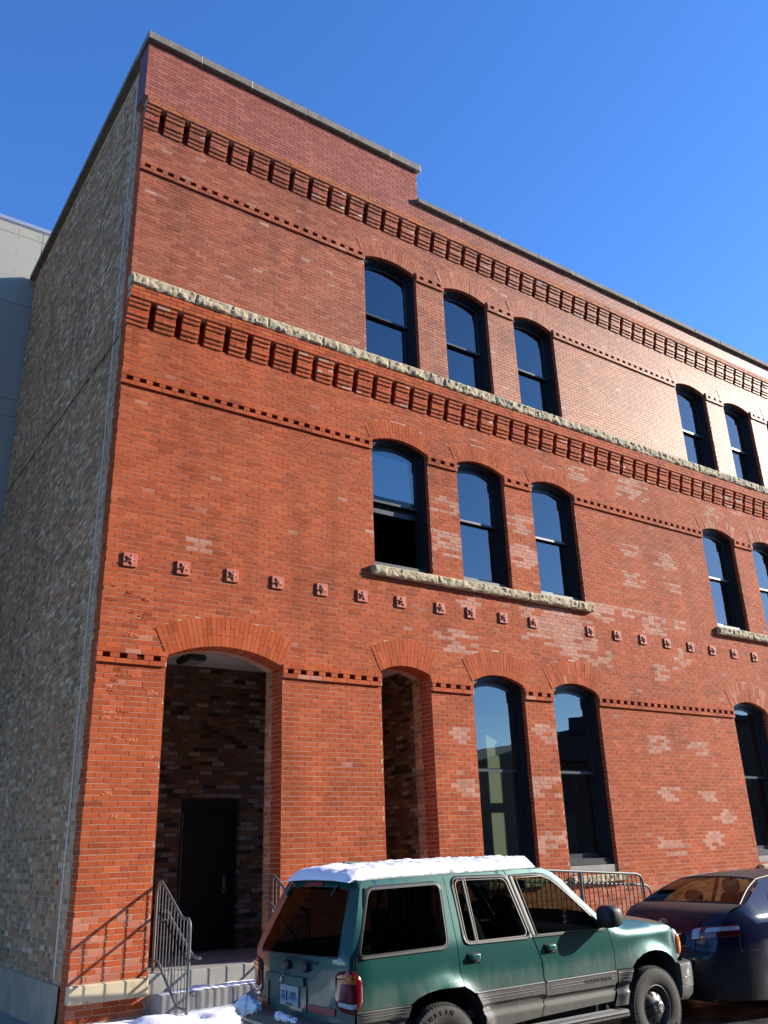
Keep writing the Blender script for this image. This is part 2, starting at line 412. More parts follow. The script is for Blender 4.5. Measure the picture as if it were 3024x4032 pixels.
PALE = [(9.67, 9.17, .32), (11.35, 9.21, .42), (6.08, 7.75, .28), (6.12, 6.98, .34), (7.9, 7.7, .32), (7.94, 7.05, .34), (11.01, 7.7, .26), (12.18, 7.68, .3), (10.98, 7.04, .25),
        (12.27, 7.07, .16), (8.35, 5.77, .55), (8.9, 5.85, .5), (9.06, 5.43, .4), (9.91, 6.21, .34), (11.45, 6.15, .38), (12.29, 6.2, .22), (6.09, 5.22, .34), (6.36, 5.99, .22), (11.59, 5.15, .3),
        (12.21, 5.54, .28), (10.69, 6.31, .2), (8.25, 6.19, .2), (9.67, 5.26, .3), (11.03, 3.69, .26), (12.26, 3.68, .24), (11.1, 2.78, .26), (12.31, 2.75, .2), (10.95, 1.88, .3), (12.31, 1.93, .26),
        (12.89, 2.39, .2), (7.97, 3.78, .26), (7.79, 2.88, .28), (6.04, 2.87, .2), (6.06, 3.68, .18), (7.83, 1.99, .3), (1.3, 6.15, .14), (8.7, 5.62, .4), (4.3, 6.9, .12), (13.9, 9.6, .3), (15.2, 9.5, .3), (14.2, 9.2, .2)]
ORANGE = [(11.9, 10.9, .16), (12.4, 10.8, .1), (6.0, 11.9, .25), (6.1, 11.3, .2), (6.2, 10.7, .18), (8.0, 11.4, .12)]
def tint_front(rnd, x, z):
    g = 0.
    for (px, pz, r) in PALE:
        if abs(x - px) < r * 1.25 and abs(z - pz) < r * .62 and rnd.random() < .86 - .35 * (abs(x - px) / (r * 1.25)): g = rnd.uniform(.45, .85)
    if z < 1.42 and rnd.random() < .5: g = max(g, rnd.uniform(.15, .45))
    if g == 0 and rnd.random() < .012: g = rnd.uniform(.2, .45)
    return (rnd.random() ** .9, g, rnd.random())
ZL = 4.39 + 60 * C_ + 21 * C_
ZU = 4.39 + 118 * C_ + 19 * C_
RECESS = []
_r = random.Random(8)
SLOTJ = [_r.uniform(-.012, .012) for i in range(80)]
for zb_, first_ in ((ZL, .318), (ZU, .235)):
    for i in range(60):
        x_ = first_ + .4105 * i + SLOTJ[i]
        if x_ < XR - .3: RECESS.append((x_, x_ + .105, zb_ - 6 * C_, zb_))
def dsegs(ops):
    segs = []; x = -.012
    for s_ in sorted([(a.x0, a.x1) for a in ops]): segs.append((x, s_[0])); x = s_[1]
    segs.append((x, XR)); out = []
    for (a, b) in segs:
        n = max(2, int(round((b - a - .05) / .2))); out.append((a, b, n, (b - a - .035) / n))
    return out
for z_, ops_ in ((4.39, [O_1, O_2] + G_W), (4.39 + 60 * C_, S_W), (4.39 + 118 * C_, T_W)):
    for (a, b, n, pitch) in dsegs(ops_):
        for i in range(n):
            if a + .075 + i * pitch + .1 < b - .012: RECESS.append((a + .075 + i * pitch, a + .075 + i * pitch + .1, z_ + C_, z_ + 2 * C_))
bld = thing('brick_building', (12.5, 3.5, 0), 'three storey old red brick building with arched windows and stepped brick cornices', 'building')
def front_iv(z): return minus(0, XR, [a.excl(z) for a in ALL] + [(r[0], r[1]) for r in RECESS if r[2] < z < r[3]])
mb = MB()
n1 = int(round((10.33 - .27) / C_))
v0 = 4.39 - 60 * C_
k10 = int(round((10.332 - v0) / C_))
bricks(mb, (0, 0, 0), (1, 0, 0), (0, 0, 1), (0, -1, 0), v0, k10, front_iv, mi=0, tint=tint_front, seed=11)
def tint_up(rnd, x, z):
    for (px, pz, r) in ORANGE:
        if abs(x - px) < r and abs(z - pz) < r * .8 and rnd.random() < .8: return (rnd.uniform(.8, 1), 0, 1.)
    return (rnd.random(), rnd.uniform(.4, .8) if rnd.random() < .02 else 0, rnd.random())
zk = v0 + k10 * C_
bricks(mb, (0, 0, 0), (1, 0, 0), (0, 0, 1), (0, -1, 0), zk, int(round((13.884 - zk) / C_)), front_iv, mi=1, tint=tint_up, seed=12)
# mortar backing with openings and reveals
holes = []
for a in ALL: holes.append(a.outline(-.002, n=10)[::-1])
rh = [[(r[0], r[2]), (r[1], r[2]), (r[1], r[3] - .001), (r[0], r[3] - .001)] for r in RECESS]
Vc, Tc = cdt([(0.002, 0.02), (XR, 0.02), (XR, 14.0), (0.002, 14.0)], holes + rh)
for h in rh:
    V = [(x, .004, z) for x, z in h] + [(x, .085, z) for x, z in h]
    mb.add(V, [(0, 1, 5, 4), (1, 2, 6, 5), (2, 3, 7, 6), (3, 0, 4, 7), (4, 5, 6, 7)], 0 if h[0][1] < 10.2 else 1, (.25, 0, .2))  # slot and hole linings tinted darker, recess shade put into the colour
mb.add([(x, .004, z) for x, z in Vc], Tc, 2)
for a, h in zip(ALL, holes):
    d = .5 if a in (O_1, O_2) else .34
    b = len(h)
    mb.add([(x, .004, z) for x, z in h] + [(x, d, z) for x, z in h], [(i, (i + 1) % b, b + (i + 1) % b, b + i) for i in range(b)], 2)
# brick reveals beside openings (half brick for windows, brick and a half for the porch)
for a in ALL:
    big = a in (O_1, O_2); dep = .315 if big else .1
    nn = int((a.zs - a.z0) / C_) + 1; zz = a.zs - nn * C_
    for side in (0, 1):
        xx = a.x1 if side else a.x0; Nn = (-1, 0, 0) if side else (1, 0, 0)
        mi = 1 if a in T_W else 0
        bricks(mb, (xx, 0, 0), (0, 1, 0), (0, 0, 1), Nn, zz, nn, (lambda z, d=dep, s=a.zs: [(.001, d)] if z < s else []), mi=mi, out=.002, depth=.006, L=L_ if big else .21, seed=31 + side)
        if big: bricks(mb, (xx, 0, 0), (0, 1, 0), (0, 0, 1), Nn, zz, nn, lambda z: [(.315, .52)], mi=3, out=.002, depth=.01, seed=37 + side, joint=.012, jit=.004)
SPALL = [(0.6, 5.29), (0.13, 5.23), (0.41, 5.09), (0.57, 5.03), (0.64, 5.1), (0.44, 4.79), (0.59, 4.49), (0.29, 4.31), (0.32, 4.23), (0.52, 4.24), (0.25, 4.16), (0.18, 4.09), (0.67, 4.1), (0.77, 4.03), (0.21, 4.03), (0.23, 3.76), (0.38, 3.77), (0.18, 3.69), (0.33, 3.69), (0.27, 2.77), (0.44, 2.82), (0.33, 3.44), (0.54, 3.43), (0.74, 4.05), (0.38, 2.5), (0.77, 3.22), (0.37, 5.36), (0.62, 5.29), (0.14, 5.42), (0.53, 5.02), (3.1, 6.9), (2.2, 5.3), (1.35, 7.6), (3.7, 8.0)]
rs_ = random.Random(17)
for (sx, sz) in SPALL:
    w_, h_ = rs_.uniform(.03, .09), rs_.uniform(.014, .03); nx_, nz_ = 7, 4; V = []
    for j in range(nz_ + 1):
        for i in range(nx_ + 1):
            e = i in (0, nx_) or j in (0, nz_)
            V.append((sx + w_ * (i / nx_ * 2 - 1) + rs_.uniform(-.006, .006), -.0005 if e else -.001 - rs_.uniform(-.003, .007), sz + h_ * (j / nz_ * 2 - 1) + rs_.uniform(-.005, .005)))
    for j in range(nz_):
        for i in range(nx_):
            k = j * (nx_ + 1) + i; q = rs_.random()
    mb.add(V, [(j * (nx_ + 1) + i, j * (nx_ + 1) + i + 1, (j + 1) * (nx_ + 1) + i + 1, (j + 1) * (nx_ + 1) + i) for j in range(nz_) for i in range(nx_)], 0, rs_.choice([(1., .1, 1.), (0., 0, 0.), (.9, .35, .8)]))
front = mb.build('front_wall', ['brick', 'brick_up', 'mortar', 'old'], bld)
# ---- arches: radial voussoirs
for a in ALL:
    mb = MB(); rnd = random.Random(int(a.x0 * 100 + a.z0 * 7))
    R0_, R1_ = a.R, a.R + a.ring; arc = 2 * a.half * (R0_ + R1_) / 2; n = int(round(arc / .071))
    dep = .315 if a in (O_1, O_2) else .1
    mat_i = 0
    for i in range(n):
        t0 = -a.half + 2 * a.half * i / n; t1 = -a.half + 2 * a.half * (i + 1) / n; g = .0032 / R1_
        cuts = [0, .62, 1] if i % 2 else [0, .36, 1]
        cuts = [cuts[0], cuts[1] + rnd.uniform(-.04, .04), cuts[2]]
        for q in range(2):
            ra = R0_ + a.ring * cuts[q] + (.003 if q else 0); rb = R0_ + a.ring * cuts[q + 1] - (.003 if q == 0 else 0)
            y0 = -.006 + rnd.uniform(-.002, .002)
            P = [(a.xc + r * math.sin(t), y, a.cz + r * math.cos(t)) for y in (y0, dep if q == 0 else .01) for r, t in ((ra, t0 + g), (ra, t1 - g), (rb, t1 - g), (rb, t0 + g))]
            pale = rnd.uniform(.3, .7) if rnd.random() < (.012 if a.xc < 12 else .25) else 0
            mb.add(P, [(0, 1, 2, 3)[::-1], (0, 1, 5, 4), (1, 2, 6, 5), (2, 3, 7, 6), (3, 0, 4, 7), (4, 5, 6, 7)], 0, (rnd.random(), pale, rnd.random()))
    # mortar bed behind
    N2 = 16; vs = []
    for y in (0.0, .012):
        for i in range(N2 + 1):
            t = -a.half + 2 * a.half * i / N2
            for r in (R0_ + .002, R1_): vs.append((a.xc + r * math.sin(t), y, a.cz + r * math.cos(t)))
    mb.add(vs, [(2 * i, 2 * i + 1, 2 * i + 3, 2 * i + 2) for i in range(N2)], 1)
    mb.build('brick_arch', ['brick_up' if a in T_W else 'brick', 'mortar'], bld)
# ---- dentil string courses
def dentils(z0, ops, mat, seed):
    rnd = random.Random(seed); p = .034
    for (a, b, n, pitch) in dsegs(ops):
        mb = MB()
        for row, zz in ((0, z0), (2, z0 + 2 * C_)):
            for i in range(n + 1):
                xa = a + max(0, (i - .5 if row else i) * pitch + .02); xb = min(b, a + (i + .5 if row else i + 1) * pitch + .02)
                if i == 0: xa = a
                if xb - xa < .02: continue
                yy = -p + rnd.uniform(-.002, .002)
                mb.box(xa + .0035, xb - .0035 if xb < b else b, yy, .004, zz + .003, zz + C_ - .003, 0, (rnd.random(), .5 if rnd.random() < .025 else 0, rnd.random()))
        for i in range(n + 1):
            xa = a if i == 0 else a + .075 + (i - 1) * pitch + .1
            xb = a + .075 + i * pitch if i < n else b
            if xb - xa < .015: continue
            mb.box(xa + .002, xb - .002 if i < n else b, -p + rnd.uniform(-.002, .002), .004, z0 + C_ + .003, z0 + 2 * C_ - .003, 0, (rnd.random(), .5 if rnd.random() < .03 else 0, rnd.random()))
        mb.box(a + .001, b - .001, -p + .006, .003, z0 + .004, z0 + C_ - .004, 1)
        mb.box(a + .001, b - .001, -p + .006, .003, z0 + 2 * C_ + .004, z0 + 3 * C_ - .004, 1)
        mb.build('dentil_course', [mat, 'mortar'], bld)
dentils(4.39, [O_1, O_2] + G_W, 'brick', 5); dentils(4.39 + 60 * C_, S_W, 'brick', 6); dentils(4.39 + 118 * C_, T_W, 'brick_up', 7)
# ---- corbel tables with slots
def corbel(zb, nband, first, proj, mat, bandmat, seed):
    mb = MB(); rnd = random.Random(seed)
    for k in range(nband):
        bricks(mb, (0, 0, 0), (1, 0, 0), (0, 0, 1), (0, -1, 0), zb + k * C_, 1, lambda z: [(-.02, XR)], out=proj, depth=proj, mi=1, seed=seed + k, jit=.0025, off0=.1 * k)
    mb.box(-.018, XR, -proj + .007, .003, zb + .004, zb + nband * C_ - .002, 2)
    steps = [(-1, .84), (-2, .68), (-3, .51), (-4, .51), (-5, .34), (-6, .17)]
    i = -1
    while True:
        a = -.02 if i == -1 else first + .4105 * i + .105 + SLOTJ[i]; b = first + .4105 * (i + 1) + SLOTJ[i + 1]; i += 1
        if a > XR: break
        b = min(b, XR)
        for (k, f) in steps:
            z0 = zb + k * C_; m = (a + b) / 2 + rnd.uniform(-.01, .01); cut = a + (b - a) * (.66 if k % 2 else .34)
            for (p, q) in ((a, cut - .004), (cut + .003, b)):
                if rnd.random() < .02 and a > 3: continue
                mb.box(p, q, -proj * f + rnd.uniform(-.003, .003), .004, z0 + .003, z0 + C_ - .003 + (.003 if k == -1 else 0), 0, (rnd.random(), .7 if rnd.random() < .04 else 0, rnd.random()))
            mb.box(a + .006, b - .006, -proj * f + .008, .003, z0, z0 + C_, 2)
    return mb.build('corbel_table', [mat, bandmat, 'mortar'], bld)
corbel(ZL, 3, .318, .142, 'brick', 'brick', 50)
corbel(ZU, 2, .235, .15, 'brick_up', 'brick_sand', 70)
# ---- parapet
zp = ZU + 2 * C_; YP = -.148; XS = 5.655
def par_iv(z): return [(-.075, XS)] if z > 14.25 else [(-.075, XR)]
mb = MB()
bricks(mb, (0, YP, 0), (1, 0, 0), (0, 0, 1), (0, -1, 0), zp, int((15.06 - zp) / C_) + 1, par_iv, mi=0, seed=90, jit=.0008, tint=lambda r, x, z: (r.random(), 0, r.random()))
mb.box(-.07, XS - .004, YP + .006, .28, zp, 15.09, 1); mb.box(XS - .004, XR, YP + .006, .28, zp, 14.25, 1)
mb.build('parapet', ['brick_par', 'mortar_par'], bld)
mb = MB(); mb.box(-.078, -.066, YP + .001, .27, zp + .002, 15.088, 0)
mb.build('painted_return', 'painted', bld)
def coping(x0, x1, y0, y1, z0, z1, step, along='x', rnd=random.Random(4)):
    mb = MB(); sn = MB(); u = x0 if along == 'x' else y0; end = x1 if along == 'x' else y1
    while u < end - .02:
        u2 = min(end, u + step * rnd.uniform(.9, 1.1)); 
        if end - u2 < .3: u2 = end
        dz = rnd.uniform(-.006, .006)
        if along == 'x': mb.box(u + .006, u2 - .006, y0 + rnd.uniform(-.006, .006), y1, z0, z1 + dz, 0, bev=.008); mb.box(u2 - .008, u2 + .008, y0 + .004, y1 - .01, z0 + .005, z1 - .004, 1)
        else: mb.box(x0, x1, u + .006, u2 - .006, z0, z1 + dz, 0, bev=.008)
        u = u2
    return mb.build('coping', ['coping', 'caulk'], bld)
c1 = coping(-.125, XS + .055, -.23, .36, 15.085, 15.25, 1.05)
c2 = coping(XS - .06, XR, -.23, .36, 14.25, 14.37, 1.07)
def side_top(y): return 15.14 - .012 * y - .10 * max(0, (y - 1.0) / 6.5)
mb = MB()
for i in range(7):
    ya = .36 + i * 1.03; yb = min(7.56, ya + 1.02)
    za, zb_ = side_top(ya), side_top(yb)
    P = [(x, y, z + h) for (y, z) in ((ya, za), (yb, zb_)) for x in (-.12, .38) for h in (0, .12)]
    mb.add(P, [(0, 1, 3, 2), (4, 6, 7, 5), (0, 4, 5, 1), (2, 3, 7, 6), (0, 2, 6, 4), (1, 5, 7, 3)], 0)
mb.build('coping', 'coping', bld)
def snow_strip(x0, x1, y0, y1, z, host, seed):
    mb = MB(); us = np.arange(x0, x1, .07)
    def fn(u, v):
        n_ = max(0., noise.noise((u * 1.3, seed, 0)) + .35) * .030 * (noise.noise((u * 9, seed, 3)) * .5 + .8) + .002
        return (u, y0 + (y1 - y0) * v, z + n_ * math.sin(math.pi * min(.999, v * .5 + .0)) ** .5 * (1 if 0 < v else 0) if v else z + n_ * .55)
    mb.grid(lambda u, v: (u, y0 + (y1 - y0) * v + (noise.noise((u * 5, seed, v)) * .006), z + (0 if v == 0 else 1) * (max(0., noise.noise((u * 1.3, seed, 0)) + .35) * .05 + .008) * (.7 + .5 * noise.noise((u * 8, seed, 2)))), list(us), [0, .06, .2, .6, 1])
    mb.build('coping_snow', 'snow', host, smooth=60)
snow_strip(.75, XS, -.215, .3, 15.247, c1, 1.); snow_strip(XS + .02, XR, -.215, .3, 14.367, c2, 2.)
# ---- rock faced stone band and sills
def rock(mb, x0, x1, z0, z1, proud, seed, back=.02):
    nx = max(3, int((x1 - x0) / .028)); nz = 8; V = []
    for j in range(nz + 1):
        for i in range(nx + 1):
            x = x0 + (x1 - x0) * i / nx; z = z0 + (z1 - z0) * j / nz
            e = min(1, j / 1.2, (nz - j) / 1.2, i / 1.2 + .25, (nx - i) / 1.2 + .25)
            d = noise.noise((x * 7, z * 9, seed)) * .6 + noise.noise((x * 19, z * 17, seed + 5)) * .45 + noise.noise((x * 45, z * 45, seed)) * .2
            # broken facets
            d = round(d * 4) / 4 * .6 + d * .4
            V.append((x, -proud - e * (.020 + .042 * d) + .018, z + (noise.noise((x * 11, seed, 1)) * .012 if j in (0, nz) else 0)))
    m = (nx + 1)
    Fq = [(j * m + i, j * m + i + 1, (j + 1) * m + i + 1, (j + 1) * m + i) for j in range(nz) for i in range(nx)]
    b = len(V)
    V += [(V[i][0], back, V[i][2]) for i in range(m)] + [(V[nz * m + i][0], back, V[nz * m + i][2]) for i in range(m)]
    for i in range(nx):
        Fq.append((i + 1, i, b + i, b + i + 1)); Fq.append((nz * m + i, nz * m + i + 1, b + m + i + 1, b + m + i))
    Fq.append(tuple([j * m for j in range(nz + 1)] + [b + m, b])); Fq.append(tuple([j * m + nx for j in range(nz + 1)][::-1] + [b + nx, b + m + nx]))
    mb.add(V, Fq, 0)
def band(x0, x1, z0, z1, proud, seed, name, lo=.9, hi=1.5):
    mb = MB(); rnd = random.Random(seed); x = x0; k = 0
    while x < x1 - .05:
        xe = min(x1, x + rnd.uniform(lo, hi)); 
        if x1 - xe < .35: xe = x1
        rock(mb, x + .004, xe - .004, z0 + rnd.uniform(-.004, .004), z1 + rnd.uniform(-.004, .004), proud + rnd.uniform(-.006, .006), seed + k * 3.1); x = xe; k += 1
    return mb.build(name, 'rock', bld, smooth=25)
band(-.03, XR, 10.135, 10.33, .172, 3, 'stone_band')
band(4.335, 9.555, 6.205, 6.372, .10, 40, 'stone_sill', .6, 2.2); band(13.58, 19.0, 6.205, 6.372, .10, 44, 'stone_sill', .6, 2.2)
for a, b in ((6.29, 7.6), (8.19, 9.56), (13.62, 14.95)): band(a, b, 1.365, 1.485, .085, a, 'stone_sill', 3, 4)
# ---- stone base and brick below it
for a, b in ((-.012, .915), (2.73, 4.44)): mb = MB(); mb.box(a, b, -.10, .02, .497, .69, 0, bev=.012); mb.build('base_course', 'sandstone', bld)
# ---- side wall
def side_iv(z):
    j = .24 if int(z / C_ / 3) % 2 else .262
    return [(j + .02 * noise.noise((z * 2.1, 3, 3)), 7.55)] if z < side_top(4) - .1 else [(j, 7.55)] if z < side_top(7) else []
def side_red(z): return [(.004, side_iv(z)[0][0] - .004)] if z < zp else []
def tint_old(rnd, u, v):
    if u < .535: return (rnd.random(), rnd.uniform(.15, .45), rnd.random())
    return (rnd.random(), rnd.uniform(.4, .9) if rnd.random() < .085 else 0, rnd.random())
mb = MB()
bricks(mb, (0, 0, 0), (0, 1, 0), (0, 0, 1), (-1, 0, 0), v0 - 2 * C_ + 6 * C_, int((15.12 - v0 - 4 * C_) / C_), lambda z: ([] if z < .66 else side_iv(z)), mi=0, joint=.012, tint=tint_old, jit=.006, seed=21, mixed=True)
bricks(mb, (0, 0, 0), (0, 1, 0), (0, 0, 1), (-1, 0, 0), v0 - C_, int((zp - v0) / C_) + 1, side_red, mi=1, seed=22)
mb.add([(.006, .0, 0), (.006, 7.55, 0), (.006, 7.55, side_top(7.55)), (.006, .27, side_top(.3)), (.006, 0, 15)], [(0, 1, 2, 3, 4)], 2)
mb.add([(.006, 7.55, 0), (XR, 7.55, 0), (XR, 7.55, 14.2), (.006, 7.55, side_top(7.55))], [(0, 1, 2, 3)], 2)
mb.add([(XR, 0, 0), (XR, 7.55, 0), (XR, 7.55, 14.2), (XR, 0, 14.2)], [(0, 1, 2, 3)], 2)
mb.add([(.01, .2, 14.2), (XR, .2, 14.2), (XR, 7.55, 14.2), (.01, 7.55, 14.2)], [(0, 1, 2, 3)], 2)
mb.build('side_wall', ['old', 'brick', 'mortar_old'], bld)
mb = MB(); mb.tube([(-.006, .53 - .0 * z + .02 * noise.noise((z, 1, 1)), z) for z in np.arange(.72, 15.05, .35)], .015, 6); mb.build('sealant_joint', 'caulk', bld)
mb = MB(); mb.tube([(-.02, y, 9.405 + .004 * math.sin(y * 3)) for y in np.arange(.27, 7.5, .3)], .008, 6); mb.build('wall_cable', 'black_line', bld)
mb = MB()
mb.grid(lambda y, z: (-.03 + .012 * noise.noise((y * 2, z * 3, 5)) - (.02 if z < .3 else 0), y, z), list(np.arange(.255, 7.6, .15)), [0.0, .2, .4, .55, .66 ])
mb.grid(lambda y, t: (-.03 + .035 * t, y, .66 + .012 * t), list(np.arange(.255, 7.6, .15)), [0, 1])
mb.build('parged_base', 'parge', bld, smooth=40)
# ---- windows
def ring(mb, o, i, y0, y1, mi=0, inner=True):
    n = len(o); V = [(x, y0, z) for x, z in o] + [(x, y0, z) for x, z in i] + [(x, y1, z) for x, z in o] + [(x, y1, z) for x, z in i]
    Fq = []
    for k in range(n):
        j = (k + 1) % n; Fq += [(k, n + k, n + j, j), (n + k, 3 * n + k, 3 * n + j, n + j), (2 * n + k, 2 * n + j, 3 * n + j, 3 * n + k), (k, j, 2 * n + j, 2 * n + k)]
    mb.add(V, Fq, mi)
def window(a, zr, sill, open_low=False):
    mb = MB(); b = Arch(a.x0, a.x1, sill, a.zs, a.za, a.ring)
    O = lambda d: b.outline(d)
    ring(mb, O(.003), O(.045), .085, .34); ring(mb, O(.045), O(.062), .105, .33); ring(mb, O(.062), O(.078), .13, .33); ring(mb, O(.078), O(.10), .165, .33)
    ring(mb, O(.10), O(.112), .185, .33)
    zl = sill + .10
    # sashes: upper in front, lower behind
    up = Arch(a.x0 + .112, a.x1 - .112, zr - .03, b.cz + (b.R - .112) * math.cos(math.asin((a.w / 2 - .112) / (b.R - .112))), a.za - .112, 0)
    ring(mb, up.outline(0), up.outline(.042), .20, .245, 1)
    lo = [(a.x0 + .112, sill + .11), (a.x1 - .112, sill + .11), (a.x1 - .112, zr + .03), (a.x0 + .112, zr + .03)]
    dz = .0
    li = [(a.x0 + .157, sill + .19), (a.x1 - .157, sill + .19), (a.x1 - .157, zr - .025), (a.x0 + .157, zr - .025)]
    if not open_low: ring(mb, lo, li, .252, .297, 1)
    else:
        ring(mb, [(x, z + .95) for x, z in lo], [(x, z + .95) for x, z in li], .252, .297, 1)
    mb.box(a.x0 + .06, a.x1 - .06, .10, .34, sill + .004, sill + .108, 0)
    f = mb.build('window', ['frame', 'sash_frame'], bld)
    tl_ = noise.noise((a.x0 * 3.7, zr, 1)) * .012; tm_ = noise.noise((a.x0 * 2.3, zr, 7)) * .012
    p = MB(); po = up.outline(.03); p.add([(x, .222 + tl_ * (x - a.xc) + tm_ * (z - zr - .6), z) for x, z in po], [tuple(range(len(po)))]); p.build('pane', 'glass', f)
    q = MB(); sh = .95 if open_low else 0
    q.add([(x, .274 - tm_ * (x - a.xc) + tl_ * (z - sill - .6), z + sh) for x, z in ((a.x0 + .15, sill + .18), (a.x1 - .15, sill + .18), (a.x1 - .15, zr - .02), (a.x0 + .15, zr - .02))], [(0, 1, 2, 3)]); q.build('pane', 'glass', f)
    return f
for a in T_W: window(a, 11.45, 10.34)
for i, a in enumerate(S_W): window(a, 7.65, 6.38, i == 0)
for a in G_W: window(a, 3.20, 1.64)
for a in G_W: mb = MB(); mb.box(a.x0 + .002, a.x1 - .002, .03, .34, 1.486, 1.638, 0, bev=.006); mb.build('sill_block', 'concrete', bld)
# ---- rooms behind the windows
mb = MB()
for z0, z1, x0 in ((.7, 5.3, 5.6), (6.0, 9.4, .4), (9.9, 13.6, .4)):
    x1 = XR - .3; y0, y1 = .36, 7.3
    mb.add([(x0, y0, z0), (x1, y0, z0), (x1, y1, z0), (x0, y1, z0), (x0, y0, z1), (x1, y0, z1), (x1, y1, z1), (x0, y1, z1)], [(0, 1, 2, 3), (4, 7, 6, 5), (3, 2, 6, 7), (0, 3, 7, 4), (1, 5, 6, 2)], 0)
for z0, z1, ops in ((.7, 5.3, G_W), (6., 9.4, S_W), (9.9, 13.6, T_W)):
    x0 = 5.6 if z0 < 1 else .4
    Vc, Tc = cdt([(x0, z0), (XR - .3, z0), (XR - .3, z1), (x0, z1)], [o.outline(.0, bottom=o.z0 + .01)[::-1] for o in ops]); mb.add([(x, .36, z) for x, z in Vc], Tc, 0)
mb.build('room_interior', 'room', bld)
mb = MB(); mb.box(5.7, 8.15, .78, .84, .72, 4.2); mb.build('partition', 'pale_green', bld)
mb = MB(); mb.box(8.6, 8.75, 1.0, 1.5, .72, 4.2); mb.build('partition', 'pale_green', bld)
mb = MB()
for k in range(5):
    mb.tube([(8.9 + .35 * k, 1.6, 3.0), (9.1 + .35 * k, 1.6, 3.5 if k % 2 else 2.7), (9.3 + .35 * k, 1.6, 3.0)], .018, 6)
mb.box(9.5, 9.62, 1.3, 1.42, .72, 3.3); mb.box(10.1, 10.6, 2.0, 2.1, .72, 2.6)
mb.build('stored_framing', 'steel', bld)
# ---- porch behind the two open arches
mb = MB()
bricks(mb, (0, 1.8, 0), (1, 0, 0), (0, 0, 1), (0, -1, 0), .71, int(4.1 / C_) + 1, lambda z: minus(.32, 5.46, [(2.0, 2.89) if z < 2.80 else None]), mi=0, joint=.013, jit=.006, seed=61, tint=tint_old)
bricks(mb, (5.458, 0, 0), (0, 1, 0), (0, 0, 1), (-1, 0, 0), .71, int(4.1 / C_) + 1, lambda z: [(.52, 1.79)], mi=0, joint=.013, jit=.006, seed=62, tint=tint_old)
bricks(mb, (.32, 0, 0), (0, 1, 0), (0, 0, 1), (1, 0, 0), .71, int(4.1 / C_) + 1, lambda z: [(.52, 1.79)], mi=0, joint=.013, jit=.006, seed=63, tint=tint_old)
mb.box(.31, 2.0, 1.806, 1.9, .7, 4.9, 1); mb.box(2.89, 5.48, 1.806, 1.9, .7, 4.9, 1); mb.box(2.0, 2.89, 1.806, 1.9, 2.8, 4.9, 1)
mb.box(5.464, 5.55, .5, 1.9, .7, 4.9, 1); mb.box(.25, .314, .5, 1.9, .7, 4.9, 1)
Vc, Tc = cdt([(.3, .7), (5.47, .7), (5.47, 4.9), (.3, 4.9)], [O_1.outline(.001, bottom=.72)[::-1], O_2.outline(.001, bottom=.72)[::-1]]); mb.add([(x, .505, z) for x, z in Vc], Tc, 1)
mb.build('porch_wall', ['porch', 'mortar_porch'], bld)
mb = MB(); mb.box(.3, 5.47, .5, 1.9, 4.835, 4.9); mb.build('porch_ceiling', 'ceiling', bld)
mb = MB(); mb.box(1.62, 1.93, .93, 1.40, 4.74, 4.834, bev=.03); lf = mb.build('ceiling_light', 'frame', bld)
mb = MB(); mb.box(1.66, 1.89, .97, 1.36, 4.728, 4.741); mb.build('lens', 'concrete', lf)
mb = MB(); mb.box(2.0, 2.045, 1.74, 1.86, .716, 2.80); mb.box(2.845, 2.89, 1.74, 1.86, .716, 2.80); mb.box(2.045, 2.845, 1.74, 1.86, 2.66, 2.80)
dr = mb.build('door', 'door', bld)
mb = MB(); mb.box(2.048, 2.842, 1.79, 1.84, .735, 2.655); mb.build('door_leaf', 'door', dr)
mb = MB(); mb.box(2.70, 2.755, 1.775, 1.79, 1.48, 1.72, bev=.004); mb.tube([(2.727, 1.775, 1.56), (2.727, 1.735, 1.56), (2.61, 1.735, 1.555)], .011, 8); mb.build('door_handle', 'steel', dr)
mb = MB(); mb.box(2.046, 2.844, 1.755, 1.79, .717, .735); mb.box(1.995, 2.006, 1.733, 1.742, .72, 2.62); mb.build('threshold_lit_edge', 'steel', dr)  # sill plate, plus a pale strip painting the lit left frame edge
# ---- star anchor plates
star_x = (.332, 1.101, 1.859, 2.606, 3.387, 4.139, 4.91, 5.738, 6.419, 7.179, 7.925, 9.442, 10.216, 10.995, 11.76, 12.538, 13.294, 14.084, 14.853)
rnd = random.Random(3)
for i, x in enumerate(star_x):
    mb = MB(); mb.box(x - .097, x + .097, -.026, .0, 5.718, 5.912, bev=.004); pl = mb.build('anchor_plate', 'star', bld)
    mb = MB(); rot = rnd.uniform(0, 1.25); V = [(x, -.052, 5.815)]
    for k in range(10):
        t = rot + k * math.pi / 5; r = .08 if k % 2 == 0 else .031
        V.append((x + r * math.sin(t), -.036 - (0 if k % 2 == 0 else .005), 5.815 + r * math.cos(t)))
    V += [(vx, -.029, vz) for vx, vy, vz in V[1:]]
    mb.add(V, [(0, 1 + k, 1 + (k + 1) % 10) for k in range(10)] + [(1 + k, 11 + k, 11 + (k + 1) % 10, 1 + (k + 1) % 10) for k in range(10)])
    mb.tube([(x, -.02, 5.815), (x, -.072, 5.815)], .010, 8)
    mb.build('star', 'star', pl)
